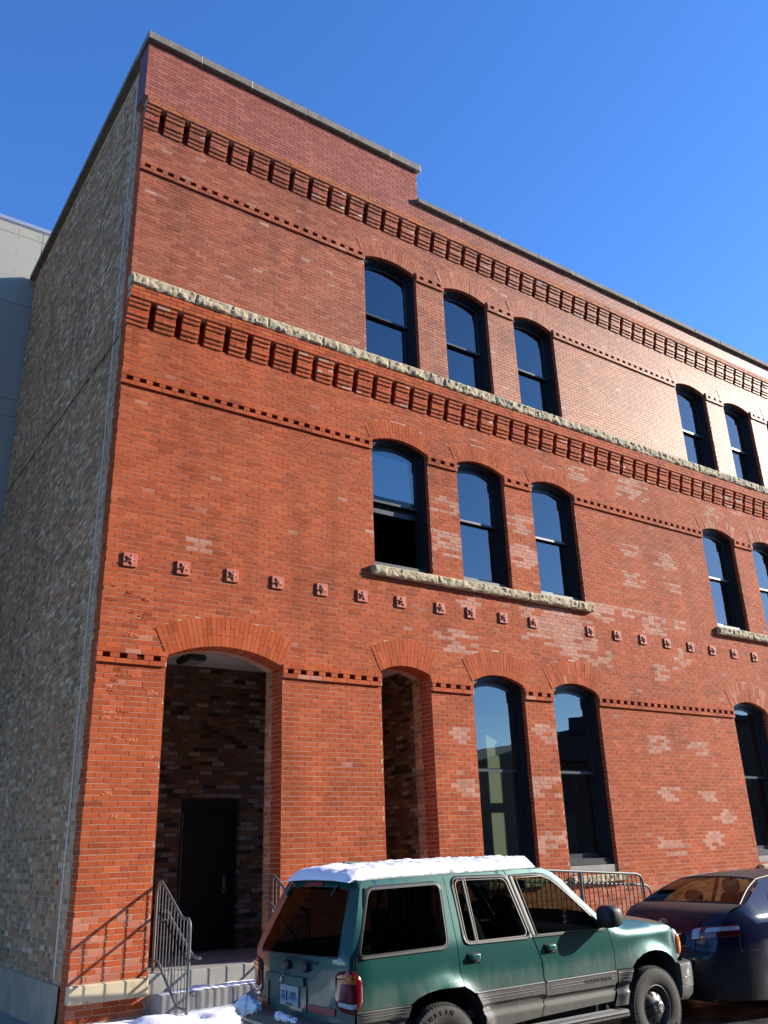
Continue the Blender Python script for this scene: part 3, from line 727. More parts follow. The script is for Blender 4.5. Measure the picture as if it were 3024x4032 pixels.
# ================================================================ entrance steps, ramp, railings
st = MB()
st.box(.936, 2.706, .001, 1.80, .0, .715, bev=.008); st.box(2.706, 5.455, .30, 1.80, .0, .712)
st.box(.985, 2.70, -.28, .0, .0, .515, bev=.01)
o = st.build('entrance_steps', 'concrete'); tag(o, 'grey concrete steps and landing leading into the arched brick entrance', 'steps')
rp = MB()
rp.add([(x, y, z) for x, zt in ((2.72, .70), (8.5, .30)) for y in (-1.38, -.12) for z in (0, zt)], [(0, 1, 3, 2), (4, 6, 7, 5), (0, 4, 5, 1), (2, 3, 7, 6), (0, 2, 6, 4), (1, 5, 7, 3)])
o = rp.build('ramp', 'concrete'); tag(o, 'concrete wheelchair ramp along the brick wall behind the parked cars', 'ramp')
def arc3(p0, p1, p2, n=6):
    a, b, c = Vector(p0), Vector(p1), Vector(p2); return [a * (1 - t) ** 2 + b * 2 * t * (1 - t) + c * t * t for t in [i / n for i in range(n + 1)]]
def stair_railing(x, label, hx):
    g = thing('stair_railing', (x, -.4, .35), label, 'railing', 'railings beside the entrance steps')
    r = .0175; pts = []
    top = [(x, .13, .715), (x, .13, 1.56)] + arc3((x, .13, 1.60), (x, .10, 1.745), (x, -.02, 1.728)) + arc3((x, -.05, 1.71), (x, -.10, 1.69), (x, -.16, 1.655), 3) + [(x, -.64, 1.385)] + arc3((x, -.67, 1.365), (x, -.72, 1.345), (x, -.80, 1.345), 4) + arc3((x, -.86, 1.345), (x, -.945, 1.34), (x, -.945, 1.24)) + [(x, -.945, .24)]
    m = MB(); m.tube(top[:2], r); m.build('post', 'rail', g)
    m = MB(); m.tube(top[-1:-3:-1], r); m.build('post', 'rail', g)
    m = MB(); m.tube(top[1:-1], r, 10); m.build('top_rail', 'rail', g, smooth=50)
    low = [(x, .13, .845), (x, .0, .845)] + arc3((x, -.02, .845), (x, -.06, .84), (x, -.09, .80), 4) + [(x, -.60, .475)] + arc3((x, -.62, .46), (x, -.66, .43), (x, -.72, .43), 4) + [(x, -.945, .43)]
    m = MB(); m.tube(low, r * .85, 8); m.build('bottom_rail', 'rail', g, smooth=50)
    def zat(path, y):
        for a, b in zip(path, path[1:]):
            if (a[1] - y) * (b[1] - y) <= 0 and abs(a[1] - b[1]) > 1e-6: return a[2] + (b[2] - a[2]) * (y - a[1]) / (b[1] - a[1])
        return 1.3
    for k in range(10):
        y = .03 - k * .0985
        m = MB(); m.tube([(x, y, zat(low, y)), (x, y, zat(top, y))], .0062, 6); m.build('baluster', 'rail', g)
    h = hx
    hand = [(x + h * .07, .05, 1.395), (x + h * .07, -.04, 1.40)] + arc3((x + h * .07, -.06, 1.395), (x + h * .07, -.12, 1.38), (x + h * .07, -.18, 1.33), 4) + [(x + h * .07, -.84, .985)] + arc3((x + h * .07, -.88, .965), (x + h * .07, -.92, .95), (x + h * .07, -1.10, .95), 4)
    m = MB(); m.tube(hand, .017, 8)
    for y in (-.1, -.75): 
        z = zat([(x, 0.05, 1.395), (x, -.18, 1.33), (x, -.84, .985), (x, -1.1, .95)], y)
        m.tube([(x, y, z - .05), (x + h * .07, y, z - .05), (x + h * .07, y, z - .01)], .007, 6)
    m.build('handrail', 'rail', g, smooth=50)
stair_railing(1.045, 'grey steel railing with thin balusters beside the brick pier, left of the entrance door', 1)
stair_railing(2.615, 'grey steel railing right of the entrance door, mostly hidden by the green car', -1)
g = thing('ramp_railing', (5.7, -1.3, .3), 'long grey steel ramp railing in front of the brick wall between the two cars', 'railing')
def rz(x): return 1.645 - .0645 * (x - 6.49)
Y = -1.3
m = MB(); m.tube([(2.9, Y, rz(2.9)), (8.2, Y, rz(8.2))] + arc3((8.3, Y, rz(8.3)), (8.47, Y, rz(8.45)), (8.475, Y, rz(8.45) - .16)) , .021, 10); m.build('top_rail', 'rail', g, smooth=50)
for x in (3.0, 5.05, 7.085): m = MB(); m.tube([(x, Y, .25), (x, Y, rz(x))], .021, 10); m.build('post', 'rail', g, smooth=50)
m = MB(); m.tube([(8.475, Y, rz(8.45) - .16), (8.48, Y, .2)], .021, 10); m.build('post', 'rail', g, smooth=50)
m = MB(); m.tube([(2.9, Y, rz(2.9) - .9), (8.48, Y, rz(8.48) - .9)], .018, 8); m.build('bottom_rail', 'rail', g, smooth=50)
x = 3.1
while x < 8.42:
    if min(abs(x - q) for q in (5.05, 7.085)) > .045: m = MB(); m.tube([(x, Y, rz(x) - .9), (x, Y, rz(x))], .0085, 6); m.build('baluster', 'rail', g)
    x += .0985
m = MB(); Yh = -1.22
m.tube([(2.9, Yh, rz(2.9) - .165)] + [(8.45, Yh, rz(8.3) - .165)] + arc3((8.55, Yh, rz(8.3) - .17), (8.72, Yh, rz(8.3) - .18), (8.74, Yh, rz(8.3) - .33)) + [(8.75, Yh, .95)], .019, 10)
for x in (3.4, 5.0, 6.6, 8.2): m.tube([(x, Y, rz(x) - .25), (x, Yh, rz(x) - .25), (x, Yh, rz(x) - .17)], .007, 6)
m.build('handrail', 'rail', g, smooth=50)

# ================================================================ ground
def road_z(x): return .02 + .014 * (x - 1.87)
mb = MB(); mb.grid(lambda x, y: (x, y, road_z(x) - .0006 * (y + 6) ** 2), list(np.linspace(-12, 40, 53)), list(np.linspace(-15, -2.62, 12)))
o = mb.build('road', 'asphalt', smooth=60); tag(o, 'dark wet asphalt street with thawed patches', 'road', kind='structure')
mb = MB()
mb.box(-60, 90, -2.62, -2.47, -.2, .145, 0, bev=.015); mb.add([(-60, -2.47, .14), (90, -2.47, .14), (90, .02, .19), (-60, .02, .19)], [(0, 1, 2, 3)], 0)
mb.add([(-60, .02, .19), (0.0, .02, .19), (0.0, 7.6, .12), (-60, 7.6, .12)], [(0, 1, 2, 3)], 0)
o = mb.build('sidewalk', 'concrete'); tag(o, 'concrete pavement with kerb below the snow', 'pavement', kind='structure')
mb = MB(); mb.add([(-400, -15, -.06), (500, -15, -.06), (500, -400, -.06), (-400, -400, -.06)], [(0, 3, 2, 1)]); mb.add([(-400, 7.6, -.06), (500, 7.6, -.06), (500, 400, -.06), (-400, 400, -.06)], [(0, 1, 2, 3)])
mb.add([(-400, -15, -.4), (500, -15, -.4), (500, 7.6, -.4), (-400, 7.6, -.4)], [(0, 1, 2, 3)])
o = mb.build('ground', 'ground'); tag(o, 'bare winter ground', 'ground', kind='structure')
def sn(x, y):
    base = .30 - .05 * max(0, -y - .9) / 1.6 + .10 * math.exp(-((y + .95) / .45) ** 2)
    if y > -.25: base -= .10 * min(1, (y + .25) / .3)
    if x < .15: base -= .05 * min(1, (.15 - x) / 1.2)
    if x > 2.9: base -= .16 * min(1, (x - 2.9) / .4) * (1 if y > -1.45 else 0)
    n = noise.noise((x * 1.7, y * 1.7, 0)) * .035 + noise.noise((x * 5, y * 5, 2)) * .018 + noise.noise((x * 14, y * 14, 4)) * .008
    f = noise.noise((x * 3.1, y * 3.1, 9)); 
    if f > .25: n -= (f - .25) * .16
    return base + n
mb = MB()
mb.grid(lambda x, y: (x, y, sn(x, y)), list(np.arange(-6, 3.2, .045)), list(np.arange(-2.5, -.0, .045)))
mb.grid(lambda x, y: (x, y, sn(x, -.02) - .16 + .03 * noise.noise((x * 2, y * 2, 1)) + (.06 if x < -.35 else .06 * min(1, (-.03 - x) / .3))), list(np.arange(-6, -.02, .07)), list(np.arange(-.02, 7.6, .1)))
mb.grid(lambda x, y: (x, y, .175 + .05 * noise.noise((x, y, 0)) + .02 * noise.noise((x * 4, y * 4, 0))), list(np.arange(3.18, 40, .2)), list(np.arange(-2.5, -1.38, .1)))
o = mb.build('snow_on_pavement', 'snow', smooth=80); tag(o, 'trodden white snow lying on the pavement by the entrance', 'snow', kind='structure')
mb = MB()
mb.grid(lambda x, t: (x, -.275 + .20 * t, .516 + max(0, (.035 + .03 * noise.noise((x * 4, t * 3, 6)) + .012 * noise.noise((x * 14, t * 9, 6))) * math.sin(math.pi * min(.98, max(.02, t))) ** .6 * min(1, (x - 1.02) * 3)) - .001), list(np.arange(1.02, 2.68, .03)), [i / 8 for i in range(9)])
o = mb.build('snow_on_step', 'snow', smooth=80); tag(o, 'thin strip of snow lying on the lower concrete entrance step', 'snow')

# ================================================================ panel clad building on the left
pb = thing('panel_clad_building', (-6, 9, 0), 'modern building with pale flat panels behind the old brick side wall', 'building')
YM = 7.62
mb = MB(); zs_ = [0, 3.2, 5.6, 8.2, 11.32, 11.73, 14.23, 16.14, 16.42]
xs_ = [.5, .06, -2.36, -4.8, -7.24, -9.7, -12.1]
for i in range(len(zs_) - 1):
    for j in range(len(xs_) - 1): mb.box(xs_[j + 1] + .006, xs_[j] - .006, YM, YM + .03, zs_[i] + .006, zs_[i + 1] - .006)
mb.build('wall_panel', 'panel', pb)
mb = MB(); mb.box(-12.1, .5, YM + .02, 14, 0, 16.42); mb.build('wall', 'seam', pb)
mb = MB(); mb.box(-12.15, .52, YM - .03, YM + .3, 16.44, 16.56, bev=.01); mb.box(-12.1, .5, YM - .012, YM + .2, 16.415, 16.44); mb.build('roof_flashing', 'flash', pb)
mb = MB()
for zz in (16.28, 16.2, 16.08, 15.6, 15.1, 14.9, 14.4, 14.1, 13.4, 12.6, 11.9):
    for k in range(24):
        x = -.03 - .46 * k; mb.lathe([(.0001, -.004), (.012, -.004), (.012, 0)], (x, YM - .001, zz), 'y', 8)
mb.build('panel_fixing', 'galv', pb)

# ================================================================ across the street (seen mirrored in the glass)
def across(x0, x1, y0, y1, h, label, gable=0.):
    t = thing('opposite_building', ((x0 + x1) / 2, (y0 + y1) / 2, 0), label, 'building')
    m = MB(); m.box(x0, x1, y0, y1, 0, h); m.build('wall', 'far_brick', t)
    m = MB()
    if gable: xm = (x0 + x1) / 2; m.add([(x0 - .4, y1 + .3, h), (x1 + .4, y1 + .3, h), (xm, y1 + .3, h + gable), (x0 - .4, y0, h), (x1 + .4, y0, h), (xm, y0, h + gable)], [(0, 1, 2), (3, 5, 4), (0, 2, 5, 3), (1, 4, 5, 2)])
    else: m.box(x0 - .15, x1 + .15, y0, y1 + .15, h + .002, h + .35); m.box(x0 + 3, x0 + 5, y0 + 2, y0 + 4, h + .35, h + 1.6)
    m.build('roof', 'far_roof', t)
    n = max(2, int((x1 - x0) / 3.2)); fl = max(1, int(h / 3.6))
    for f in range(fl):
        for k in range(n):
            xc = x0 + (k + .5) * (x1 - x0) / n; zb = 1.2 + 3.6 * f
            m = MB(); m.box(xc - .62, xc + .62, y1 + .003, y1 + .06, zb - .1, zb + 1.9); w_ = m.build('window', 'far_trim', t)
            m = MB(); m.box(xc - .52, xc + .52, y1 + .06, y1 + .075, zb, zb + 1.8); m.build('pane', 'door', w_)
across(-14, 22, -32, -18, 16.4, 'tall dark brick block across the street, mirrored in the car windows')
across(22.8, 33, -30, -18.5, 5.5, 'low gabled house across the street mirrored in the ground floor windows', 1.3)
across(40, 80, -34, -18.2, 8.4, 'long dark building across the street, mirrored in the rightmost ground floor window')
mb = MB(); mb.grid(lambda x, t: (x, -150 - 60 * t, t * (28 + 12 * noise.noise((x * .012, 0, 0)) + 3 * noise.noise((x * .08, 1, 0)))), list(np.linspace(-400, 600, 101)), [0, .5, 1, 1.001])
o = mb.build('hill', 'hill', smooth=60); tag(o, 'dark wooded hillside beyond the street', 'hill', kind='structure')
# ================================================================ cars
def car_paint(name, base, metal, rough, dust, z0, z1, amount, extra=None):
    s = NT(name)
    g = s.n('ShaderNodeNewGeometry'); sp = s.n('ShaderNodeSeparateXYZ'); s.l(g.outputs['Position'], sp.inputs[0])
    hgt = s.n('ShaderNodeMapRange'); hgt.inputs['From Min'].default_value = z1; hgt.inputs['From Max'].default_value = z0; s.l(sp.outputs[2], hgt.inputs[0]); hgt.clamp = True
    st = s.noise(5, 6, .65, (2.2, 2.2, .42)); bl = s.noise(2.0, 5, .6)
    k = s.math('MULTIPLY', s.math('ADD', hgt.outputs[0], s.math('MULTIPLY', s.math('SUBTRACT', s.math('ADD', st, bl), 1.0), 1.3)), amount); k.node.use_clamp = True
    k = s.math('MULTIPLY', k, s.ramp(hgt.outputs[0], [(0.0, 0.12), (.25, 1.)]))
    nz = s.n('ShaderNodeSeparateXYZ'); s.l(g.outputs['True Normal'], nz.inputs[0]); up = s.math('MULTIPLY', s.ramp(nz.outputs[2], [(.55, 0.), (.97, 1.)]), s.math('ADD', bl, .35))
    k = s.math('MAXIMUM', k, s.math('MULTIPLY', up, .75 if extra else .25))
    spk = s.ramp(s.noise(160, 2, .6), [(.62, 0.), (.75, .5)])
    k2 = s.math('MAXIMUM', k, s.math('MULTIPLY', spk, .25))
    c = s.mix(k2, base, dust)
    flake = s.noise(900, 1, .5)
    p = s.bsdf(c, s.ramp(k, [(0, rough), (1, .75)]), s.math('MULTIPLY', s.math('SUBTRACT', 1.0, k), metal), .5 if extra is None else .3, None, s.math('MULTIPLY', s.math('SUBTRACT', 1.0, k), extra or 1.0))
    return s.m
MT['green'] = car_paint('dirty teal green paint', (.001, .080, .069), .30, .33, (.088, .102, .08), .60, 1.04, .72)
MT['navy'] = car_paint('dark navy paint', (.007, .010, .030), 0., .10, (.085, .07, .055), .35, .92, .45, .12)
MT['clad'] = car_paint('dusty grey cladding', (.045, .043, .040), 0, .55, (.14, .133, .115), .3, 1.0, .75)
MT['trim'] = simple('black rubber trim', (.022, .021, .02), .55, var=.2)
MT['sticker_white'] = simple('sticker paper', (.5, .5, .5), .6)
MT['chrome'] = simple('chrome', (.62, .61, .58), .14, metal=1., var=.05)
MT['brushed'] = simple('bright window trim', (.085, .078, .066), .42, metal=.4, var=.1)
MT['dark'] = simple('dark underbody', (.012, .012, .012), .9)
MT['tyre'] = simple('dusty tyre rubber', (.055, .052, .047), .85, var=.45, nscale=6, bump=.3)
MT['tyre_letter'] = simple('tyre lettering', (.02, .02, .02), .7)
MT['alloy'] = simple('dirty alloy wheel', (.10, .10, .10), .5, metal=.5, var=.4, nscale=10)
MT['hubcap'] = simple('hub cap', (.30, .29, .27), .35, metal=.7, var=.3, nscale=20)
MT['seat'] = simple('grey seat cloth', (.055, .06, .055), .9, var=.2)
MT['seat_light'] = simple('light seat side', (.30, .33, .28), .9, var=.1)
MT['red_lens'] = simple('red lens', (.13, .004, .006), .12, spec=.6, coat=.6, var=.25, nscale=30)
MT['dull_red'] = simple('red reflector', (.26, .03, .035), .35, var=.1)
MT['amber'] = simple('amber lens', (.60, .17, .015), .15, spec=.6, coat=.6, var=.2, nscale=40)
MT['clear_lens'] = simple('clear lens', (.50, .52, .54), .12, spec=.6, coat=.6, var=.25, nscale=30)
MT['white'] = simple('white plate', (.34, .36, .37), .5, var=.1)
MT['blue'] = simple('plate blue', (.14, .24, .36), .5, var=.1)
MT['ink'] = simple('plate figures', (.03, .03, .06), .5)
MT['heart'] = simple('red print', (.5, .03, .03), .5)
MT['beige'] = simple('grey trim panel', (.12, .125, .10), .8)

def superell(mb, c, r, e=2.5, n=20, m=12, mi=0, deform=None):
    c = Vector(c); V = []
    sg = lambda v, p: math.copysign(abs(v) ** p, v)
    for j in range(m + 1):
        t = -math.pi / 2 + math.pi * j / m
        for i in range(n):
            f = 2 * math.pi * i / n; q = 2 / e
            p = Vector((r[0] * sg(math.cos(t), q) * sg(math.cos(f), q), r[1] * sg(math.cos(t), q) * sg(math.sin(f), q), r[2] * sg(math.sin(t), q)))
            if deform: p = deform(p)
            V.append(c + p)
    mb.add(V, [(j * n + i, j * n + (i + 1) % n, (j + 1) * n + (i + 1) % n, (j + 1) * n + i) for j in range(m) for i in range(n)], mi)
def lerp_poly(P, x):
    if x <= P[0][0]: return P[0][1]
    for a, b in zip(P, P[1:]):
        if x <= b[0]: return a[1] + (b[1] - a[1]) * (x - a[0]) / (b[0] - a[0])
    return P[-1][1]
def smooth_poly(P, x, k=.06): return (lerp_poly(P, x - k) + lerp_poly(P, x) * 2 + lerp_poly(P, x + k)) / 4
def polyline_strip(mb, loop, map_, w, off, mi=0, closed=True):     # flat raised trim strip following a loop
    n = len(loop); P = [Vector(p) for p in loop]; V = []
    for i in range(n):
        a, b = (P[i - 1] if closed or i else P[i]), (P[(i + 1) % n] if closed or i < n - 1 else P[i]); t = (b - a).normalized(); nn = Vector((-t.y, t.x))
        for q, o in ((-w, -.004), (-w * .6, off), (w * .6, off), (w, -.004)): V.append(map_(P[i].x + nn.x * q, P[i].y + nn.y * q, o))
    mb.add(V, [(4 * i + k, 4 * i + k + 1, 4 * ((i + 1) % n) + k + 1, 4 * ((i + 1) % n) + k) for i in range(n if closed else n - 1) for k in range(3)], mi)
def make_wheel(parent, x, y, z, R, W, out, rr, letters=None, slots=10, style='vent'):
    w_ = MB(); w_.lathe([(R * .6, out * 0.005)], (x, y, z))if False else None
    hub = MB(); s = out                                          # out = -1: outer face toward -y
    hub.lathe([(rr, s * -.03), (rr * .985, s * .004), (rr * .95, s * .006), (rr * .93, s * -.012), (rr * .86, s * -.05), (rr * .80, s * -.055)], (x, y, z), 'y', 56, 0)
    hub.lathe([(rr * .80, s * -.055), (rr * .55, s * -.018), (rr * .36, s * -.004), (rr * .30, s * .004), (.001, s * .004)], (x, y, z), 'y', 56, 0)
    for k in range(slots):
        a = 2 * math.pi * k / slots; h = .105 if style == 'vent' else .16
        for q in (0,):
            pts = [(rr * .50, a - h), (rr * .78, a - h * .95), (rr * .78, a + h * .95), (rr * .50, a + h)]
            V = [(x + r * math.cos(t), y + s * (-.016 if r < rr * .6 else -.047), z + r * math.sin(t)) for r, t in pts]; V = [(p[0], p[1] + s * .004, p[2]) for p in V]
            hub.add(V, [(0, 1, 2, 3)], 1)
    wh = hub.build('wheel', ['alloy', 'dark'], parent, smooth=35, origin=(x, y, z))
    t = MB(); hwid = W / 2; yo = y - s * (hwid - .02)
    prof = [(rr * .97, -hwid * .80), (rr * 1.06, -hwid * .93), ((rr + R) / 2, -hwid), (R * .93, -hwid * .95), (R * .975, -hwid * .82), (R * .985, -hwid * .6), (R * .985, hwid * .6), (R * .975, hwid * .82), (R * .93, hwid * .95), ((rr + R) / 2, hwid), (rr * 1.06, hwid * .93), (rr * .97, hwid * .80)]
    t.lathe(prof, (x, yo, z), 'y', 72)
    for k in range(64):
        a = 2 * math.pi * k / 64; ca, sa = math.cos(a), math.sin(a); da = .034
        for lo, hi, sh in ((-.98, -.52, 0), (-.42, -.05, .03), (.05, .42, .0), (.52, .98, .03)):
            V = []
            for rad in (R * .965, R):
                for tt in (a - da + sh, a + da + sh):
                    for yy in (lo, hi):
                        rq = rad - (R * .03 if abs(yy) > .9 and rad == R else 0) - (R * .025 if abs(yy) > .9 and rad < R else 0)
                        V.append((x + rq * math.cos(tt), yo + yy * hwid * .97, z + rq * math.sin(tt)))
            t.add(V, [(4, 5, 7, 6), (0, 4, 6, 2), (1, 3, 7, 5), (0, 1, 5, 4), (2, 6, 7, 3)])
    if letters:
        txt, mid, st = letters
        for i, ch in enumerate(txt):
            a = math.radians(mid + (len(txt) / 2 - .5 - i) * st); rad = (rr + R) / 2 + .012
            O = Vector((x + rad * math.cos(a), yo + s * hwid * 1.0, z + rad * math.sin(a))); X = Vector((math.sin(a), 0, -math.cos(a))); Y_ = Vector((math.cos(a), 0, math.sin(a)))
            put_text(t, ch, .05, O, X, Y_, .0025, 1.0, 1)
    t.build('tyre', ['tyre', 'tyre_letter'], wh, smooth=40)
    c = MB(); c.lathe([(.001, s * .05), (rr * .22, s * .05), (rr * .25, s * .045), (rr * .27, s * .01), (rr * .30, s * .0)], (x, y, z), 'y', 32)
    return wh, c

# ---------------------------------------------------------------- green SUV
suv = thing('parked_suv', (2.9, -3.59, .03), 'dusty teal green four door SUV with thick snow on its roof and grey lower cladding', 'car', 'cars parked along the kerb')
YC = -3.59
def hw(x, z):
    if z < .82: h = .875 - .05 * ((.82 - z) / .5) ** 2
    elif z < 1.2: h = .875 - .02 * ((z - .82) / .38) ** 2
    else: h = .855 - .21 * ((z - 1.2) / .55) ** 1.1
    if x < 1.15: h -= .10 * ((1.15 - x) / .3) ** 2
    if x > 4.9: h -= .16 * ((min(x, 5.4) - 4.9) / .4) ** 2
    if x > 4.09 and z > 1.135: h -= (z - 1.135) * .9 * min(1, (x - 4.09) / .25)
    for cx, cz in ((1.885, .40), (4.65, .44)):
        r = math.hypot(x - cx, z - cz)
        if z > .4: h += .037 * math.exp(-((r - .49) / .075) ** 2) * min(1, max(0, (z - .4) / .2))
    return h
def sm(side): return lambda x, z, o=0.: (x, YC + side * (hw(x, z) + o), z)
ARCH_R = [(1.528, .795), (1.60, .835), (1.70, .865), (1.83, .88), (1.98, .878), (2.09, .865), (2.17, .84), (2.25, .77), (2.305, .68), (2.33, .56), (2.335, .45)]
ARCH_F = [(4.225, .50), (4.245, .66), (4.29, .76), (4.34, .84), (4.40, .885), (4.50, .926), (4.60, .945), (4.70, .95), (4.80, .937), (4.88, .91), (4.96, .86), (5.015, .80)]
QUART = [(1.0, .795), (.965, 1.09), (.97, 1.177), (1.19, 1.70), (1.22, 1.757), (1.63, 1.768), (2.137, 1.775), (2.133, 1.672), (2.11, 1.477), (2.092, 1.231), (2.096, .983), (2.12, .874), (1.98, .878), (1.83, .88), (1.70, .865), (1.60, .835), (1.528, .795)]
Q_HOLE = rounded([(1.262, 1.703), (1.03, 1.178), (1.985, 1.187), (2.075, 1.713)], .07)
RDOOR = [(2.145, 1.775), (2.908, 1.778), (2.934, 1.733), (3.005, 1.214), (3.05, 1.104), (3.095, .968), (3.099, .81), (2.25, .80), (2.198, .832), (2.128, .868), (2.104, .983), (2.10, 1.231), (2.118, 1.477), (2.141, 1.672)]
R_HOLE = rounded([(2.182, 1.20), (2.226, 1.748), (2.918, 1.738), (2.996, 1.193)], .07)
FDOOR = [(2.92, 1.778), (2.947, 1.733), (3.018, 1.214), (3.063, 1.104), (3.109, .968), (3.112, .813), (4.098, .815), (4.103, .979), (4.08, 1.141), (4.045, 1.262), (4.0, 1.31), (3.743, 1.563), (3.662, 1.662), (3.552, 1.744), (3.448, 1.782), (3.073, 1.785)]
F_HOLE = [(2.958, 1.735), (3.028, 1.198), (3.99, 1.188), (4.02, 1.205), (4.0, 1.245), (3.711, 1.505), (3.625, 1.597), (3.511, 1.692), (3.43, 1.722), (3.33, 1.735)]
FEND = [(4.053, 1.275), (4.088, 1.141), (4.111, .979), (4.109, .818), (4.315, .818), (4.34, .84), (4.40, .885), (4.50, .926), (4.60, .945), (4.70, .95), (4.80, .937), (4.88, .91), (4.96, .86), (5.015, .80), (5.14, .80), (5.17, .84), (5.13, .97), (5.13, 1.09), (5.12, 1.118), (5.02, 1.158), (4.819, 1.184), (4.589, 1.219), (4.243, 1.252)]
def panel(name, mat, outline, holes, side, step=.05, parent=None, off=0., host=suv, smooth=50, fn=None):
    V, T = cdt(outline, holes, step); f = fn or sm(side); m = MB(); m.add([f(x, z, off) for x, z in V], T)
    return m.build(name, mat, parent or host, smooth=smooth)
ZE = [(1.1, 1.75), (1.22, 1.757), (1.63, 1.768), (2.137, 1.775), (2.92, 1.78), (3.3, 1.784), (3.448, 1.782), (3.56, 1.74)]
def zx(z, yr): return (.90 if z < 1.15 else .90 + .30 * ((z - 1.15) / .6) ** 1.2) + .06 * (yr / .85) ** 2
XE = [(.40, .985), (.795, 1.0), (1.09, .965), (1.177, .97), (1.70, 1.19), (1.757, 1.22)]
def rear(yr, z, o=0.):
    xe = lerp_poly(XE, z); h = hw(xe, z); t = max(-1., min(1., yr / h)); xc = zx(z, yr)
    x = xe - (xe - xc) * (1 - abs(t) ** 7)
    return (x - o, YC + h * t, z + .035 * (1 - t * t) * max(0, min(1, (z - 1.62) / .135)))
body = None
mb = MB()
mb.grid(lambda s_, t: ((1.205 + s_ * (3.46 - 1.205)) , YC + t * (hw(1.22 + s_ * 2.2, smooth_poly(ZE, 1.22 + s_ * 2.22)) + .001), smooth_poly(ZE, 1.22 + s_ * 2.24) - .004 + .036 * (1 - abs(t) ** 2.6) ** .55), [i / 30 for i in range(31)], [math.sin(math.pi / 2 * (i / 14 - 1)) for i in range(29)])
body = mb.build('body', 'green', suv, smooth=60)
for side in (-1, 1):
    panel('quarter_panel', 'green', QUART, [Q_HOLE], side); rd = panel('rear_door', 'green', RDOOR, [R_HOLE], side); fd = panel('front_door', 'green', FDOOR, [F_HOLE], side); panel('fender', 'green', FEND, [], side)
    # glass
    panel('quarter_window', 'dark_glass', rounded([(1.275, 1.685), (1.05, 1.195), (1.975, 1.205), (2.058, 1.697)], .05), [], side, .12, off=-.006)
    panel('window', 'dark_glass', rounded([(2.20, 1.215), (2.25, 1.725), (2.885, 1.72), (2.962, 1.215)], .05), [], side, .12, rd, -.008)
    panel('window', 'car_glass', [(3.03, 1.712), (3.08, 1.21), (3.99, 1.20), (3.70, 1.495), (3.60, 1.588), (3.49, 1.678), (3.38, 1.714)], [], side, .12, fd, -.008)
    f = sm(side)
    m = MB(); polyline_strip(m, Q_HOLE, f, .017, .010); m.build('window_seal', 'trim', suv, smooth=60)
    m = MB(); polyline_strip(m, [(1.242, 1.70), (1.018, 1.172), (1.010, 1.10)], f, .018, .012, closed=False); m.build('pillar_trim', 'trim', suv, smooth=60)
    m = MB(); polyline_strip(m, rounded([(1.272, 1.69), (1.048, 1.192), (1.977, 1.202), (2.062, 1.70)], .06), f, .006, .012); m.build('window_trim', 'brushed', suv, smooth=60)
    m = MB(); polyline_strip(m, R_HOLE, f, .016, .010); polyline_strip(m, [(2.918, 1.74), (2.99, 1.19)], f, .034, .006, closed=False)
    polyline_strip(m, [(2.36, 1.74), (2.318, 1.20)], f, .014, .012, closed=False); m.build('window_seal', 'trim', rd, smooth=60)
    m = MB(); polyline_strip(m, rounded([(2.205, 1.212), (2.252, 1.722), (2.882, 1.715), (2.956, 1.212)], .06), f, .006, .013); polyline_strip(m, [(2.384, 1.735), (2.338, 1.205)], f, .005, .014, closed=False)
    m.build('window_trim', 'brushed', rd, smooth=60)
    m = MB(); polyline_strip(m, F_HOLE, f, .016, .010); polyline_strip(m, [(2.972, 1.735), (3.045, 1.19)], f, .034, .006, closed=False); m.build('window_seal', 'trim', fd, smooth=60)
    m = MB(); polyline_strip(m, [(3.032, 1.712), (3.078, 1.208), (3.985, 1.198), (3.99, 1.215), (3.70, 1.493), (3.60, 1.588), (3.49, 1.678), (3.38, 1.716)], f, .006, .013); m.build('window_trim', 'brushed', fd, smooth=60)
    # door handles
    for d, hx in ((rd, 2.27), (fd, 3.225)):
        m = MB(); y0 = YC + side * (hw(hx, 1.08)); m.box(hx - .075, hx + .075, y0 - .012, y0 + .012, 1.035, 1.125, 0, bev=.01)
        superell(m, (hx, y0 + side * .022, 1.09), (.062, .018, .026), 3.5, mi=1); m.build('door_handle', ['dark', 'green'], d, smooth=50)
    # cladding
    def cf(x, z, o=0.):
        o2 = .018 if z > .69 else (-.004 if z > .63 else .014)
        return (x, YC + side * (hw(x, z) + o2 + o), z)
    for nm, poly, par in (('side_cladding', [(1.0, .79), (1.522, .79), (1.47, .69), (1.45, .60), (1.445, .50), (1.02, .50)], suv), ('door_cladding', [(2.245, .797), (3.098, .809), (3.097, .70), (3.035, .53), (2.338, .50), (2.335, .60), (2.30, .70)], rd),
                          ('door_cladding', [(3.112, .81), (4.098, .813), (4.094, .71), (4.02, .55), (3.045, .53), (3.108, .70)], fd), ('side_cladding', [(4.11, .813), (4.31, .815), (4.25, .70), (4.225, .50), (4.04, .50), (4.108, .70)], suv)):
        V, T = cdt(poly, [], .025); m = MB(); m.add([cf(x, z) for x, z in V], T)
        top = [p for p in poly if p[1] > .78]; x0, x1 = min(p[0] for p in top), max(p[0] for p in top)
        for q in range(2): m.tube([cf(x0 + .05 + (x1 - x0 - .1) * i / 8, .768 - .022 * q, .001) for i in range(9)], .0035, 5)
        m.tube([cf(x0 + .01 + (x1 - x0 - .02) * i / 8, .805 if nm[0] == 'd' else .786, -.004) for i in range(9)], .009, 6)
        if side < 0 and par is fd: put_text(m, 'MOUNTAINEER', .048, cf(3.82, .757, .001), (1, 0, 0), (0, 0, 1), .002, 1.15, 1)
        m.build(nm, ['clad', 'trim'], par, smooth=40)
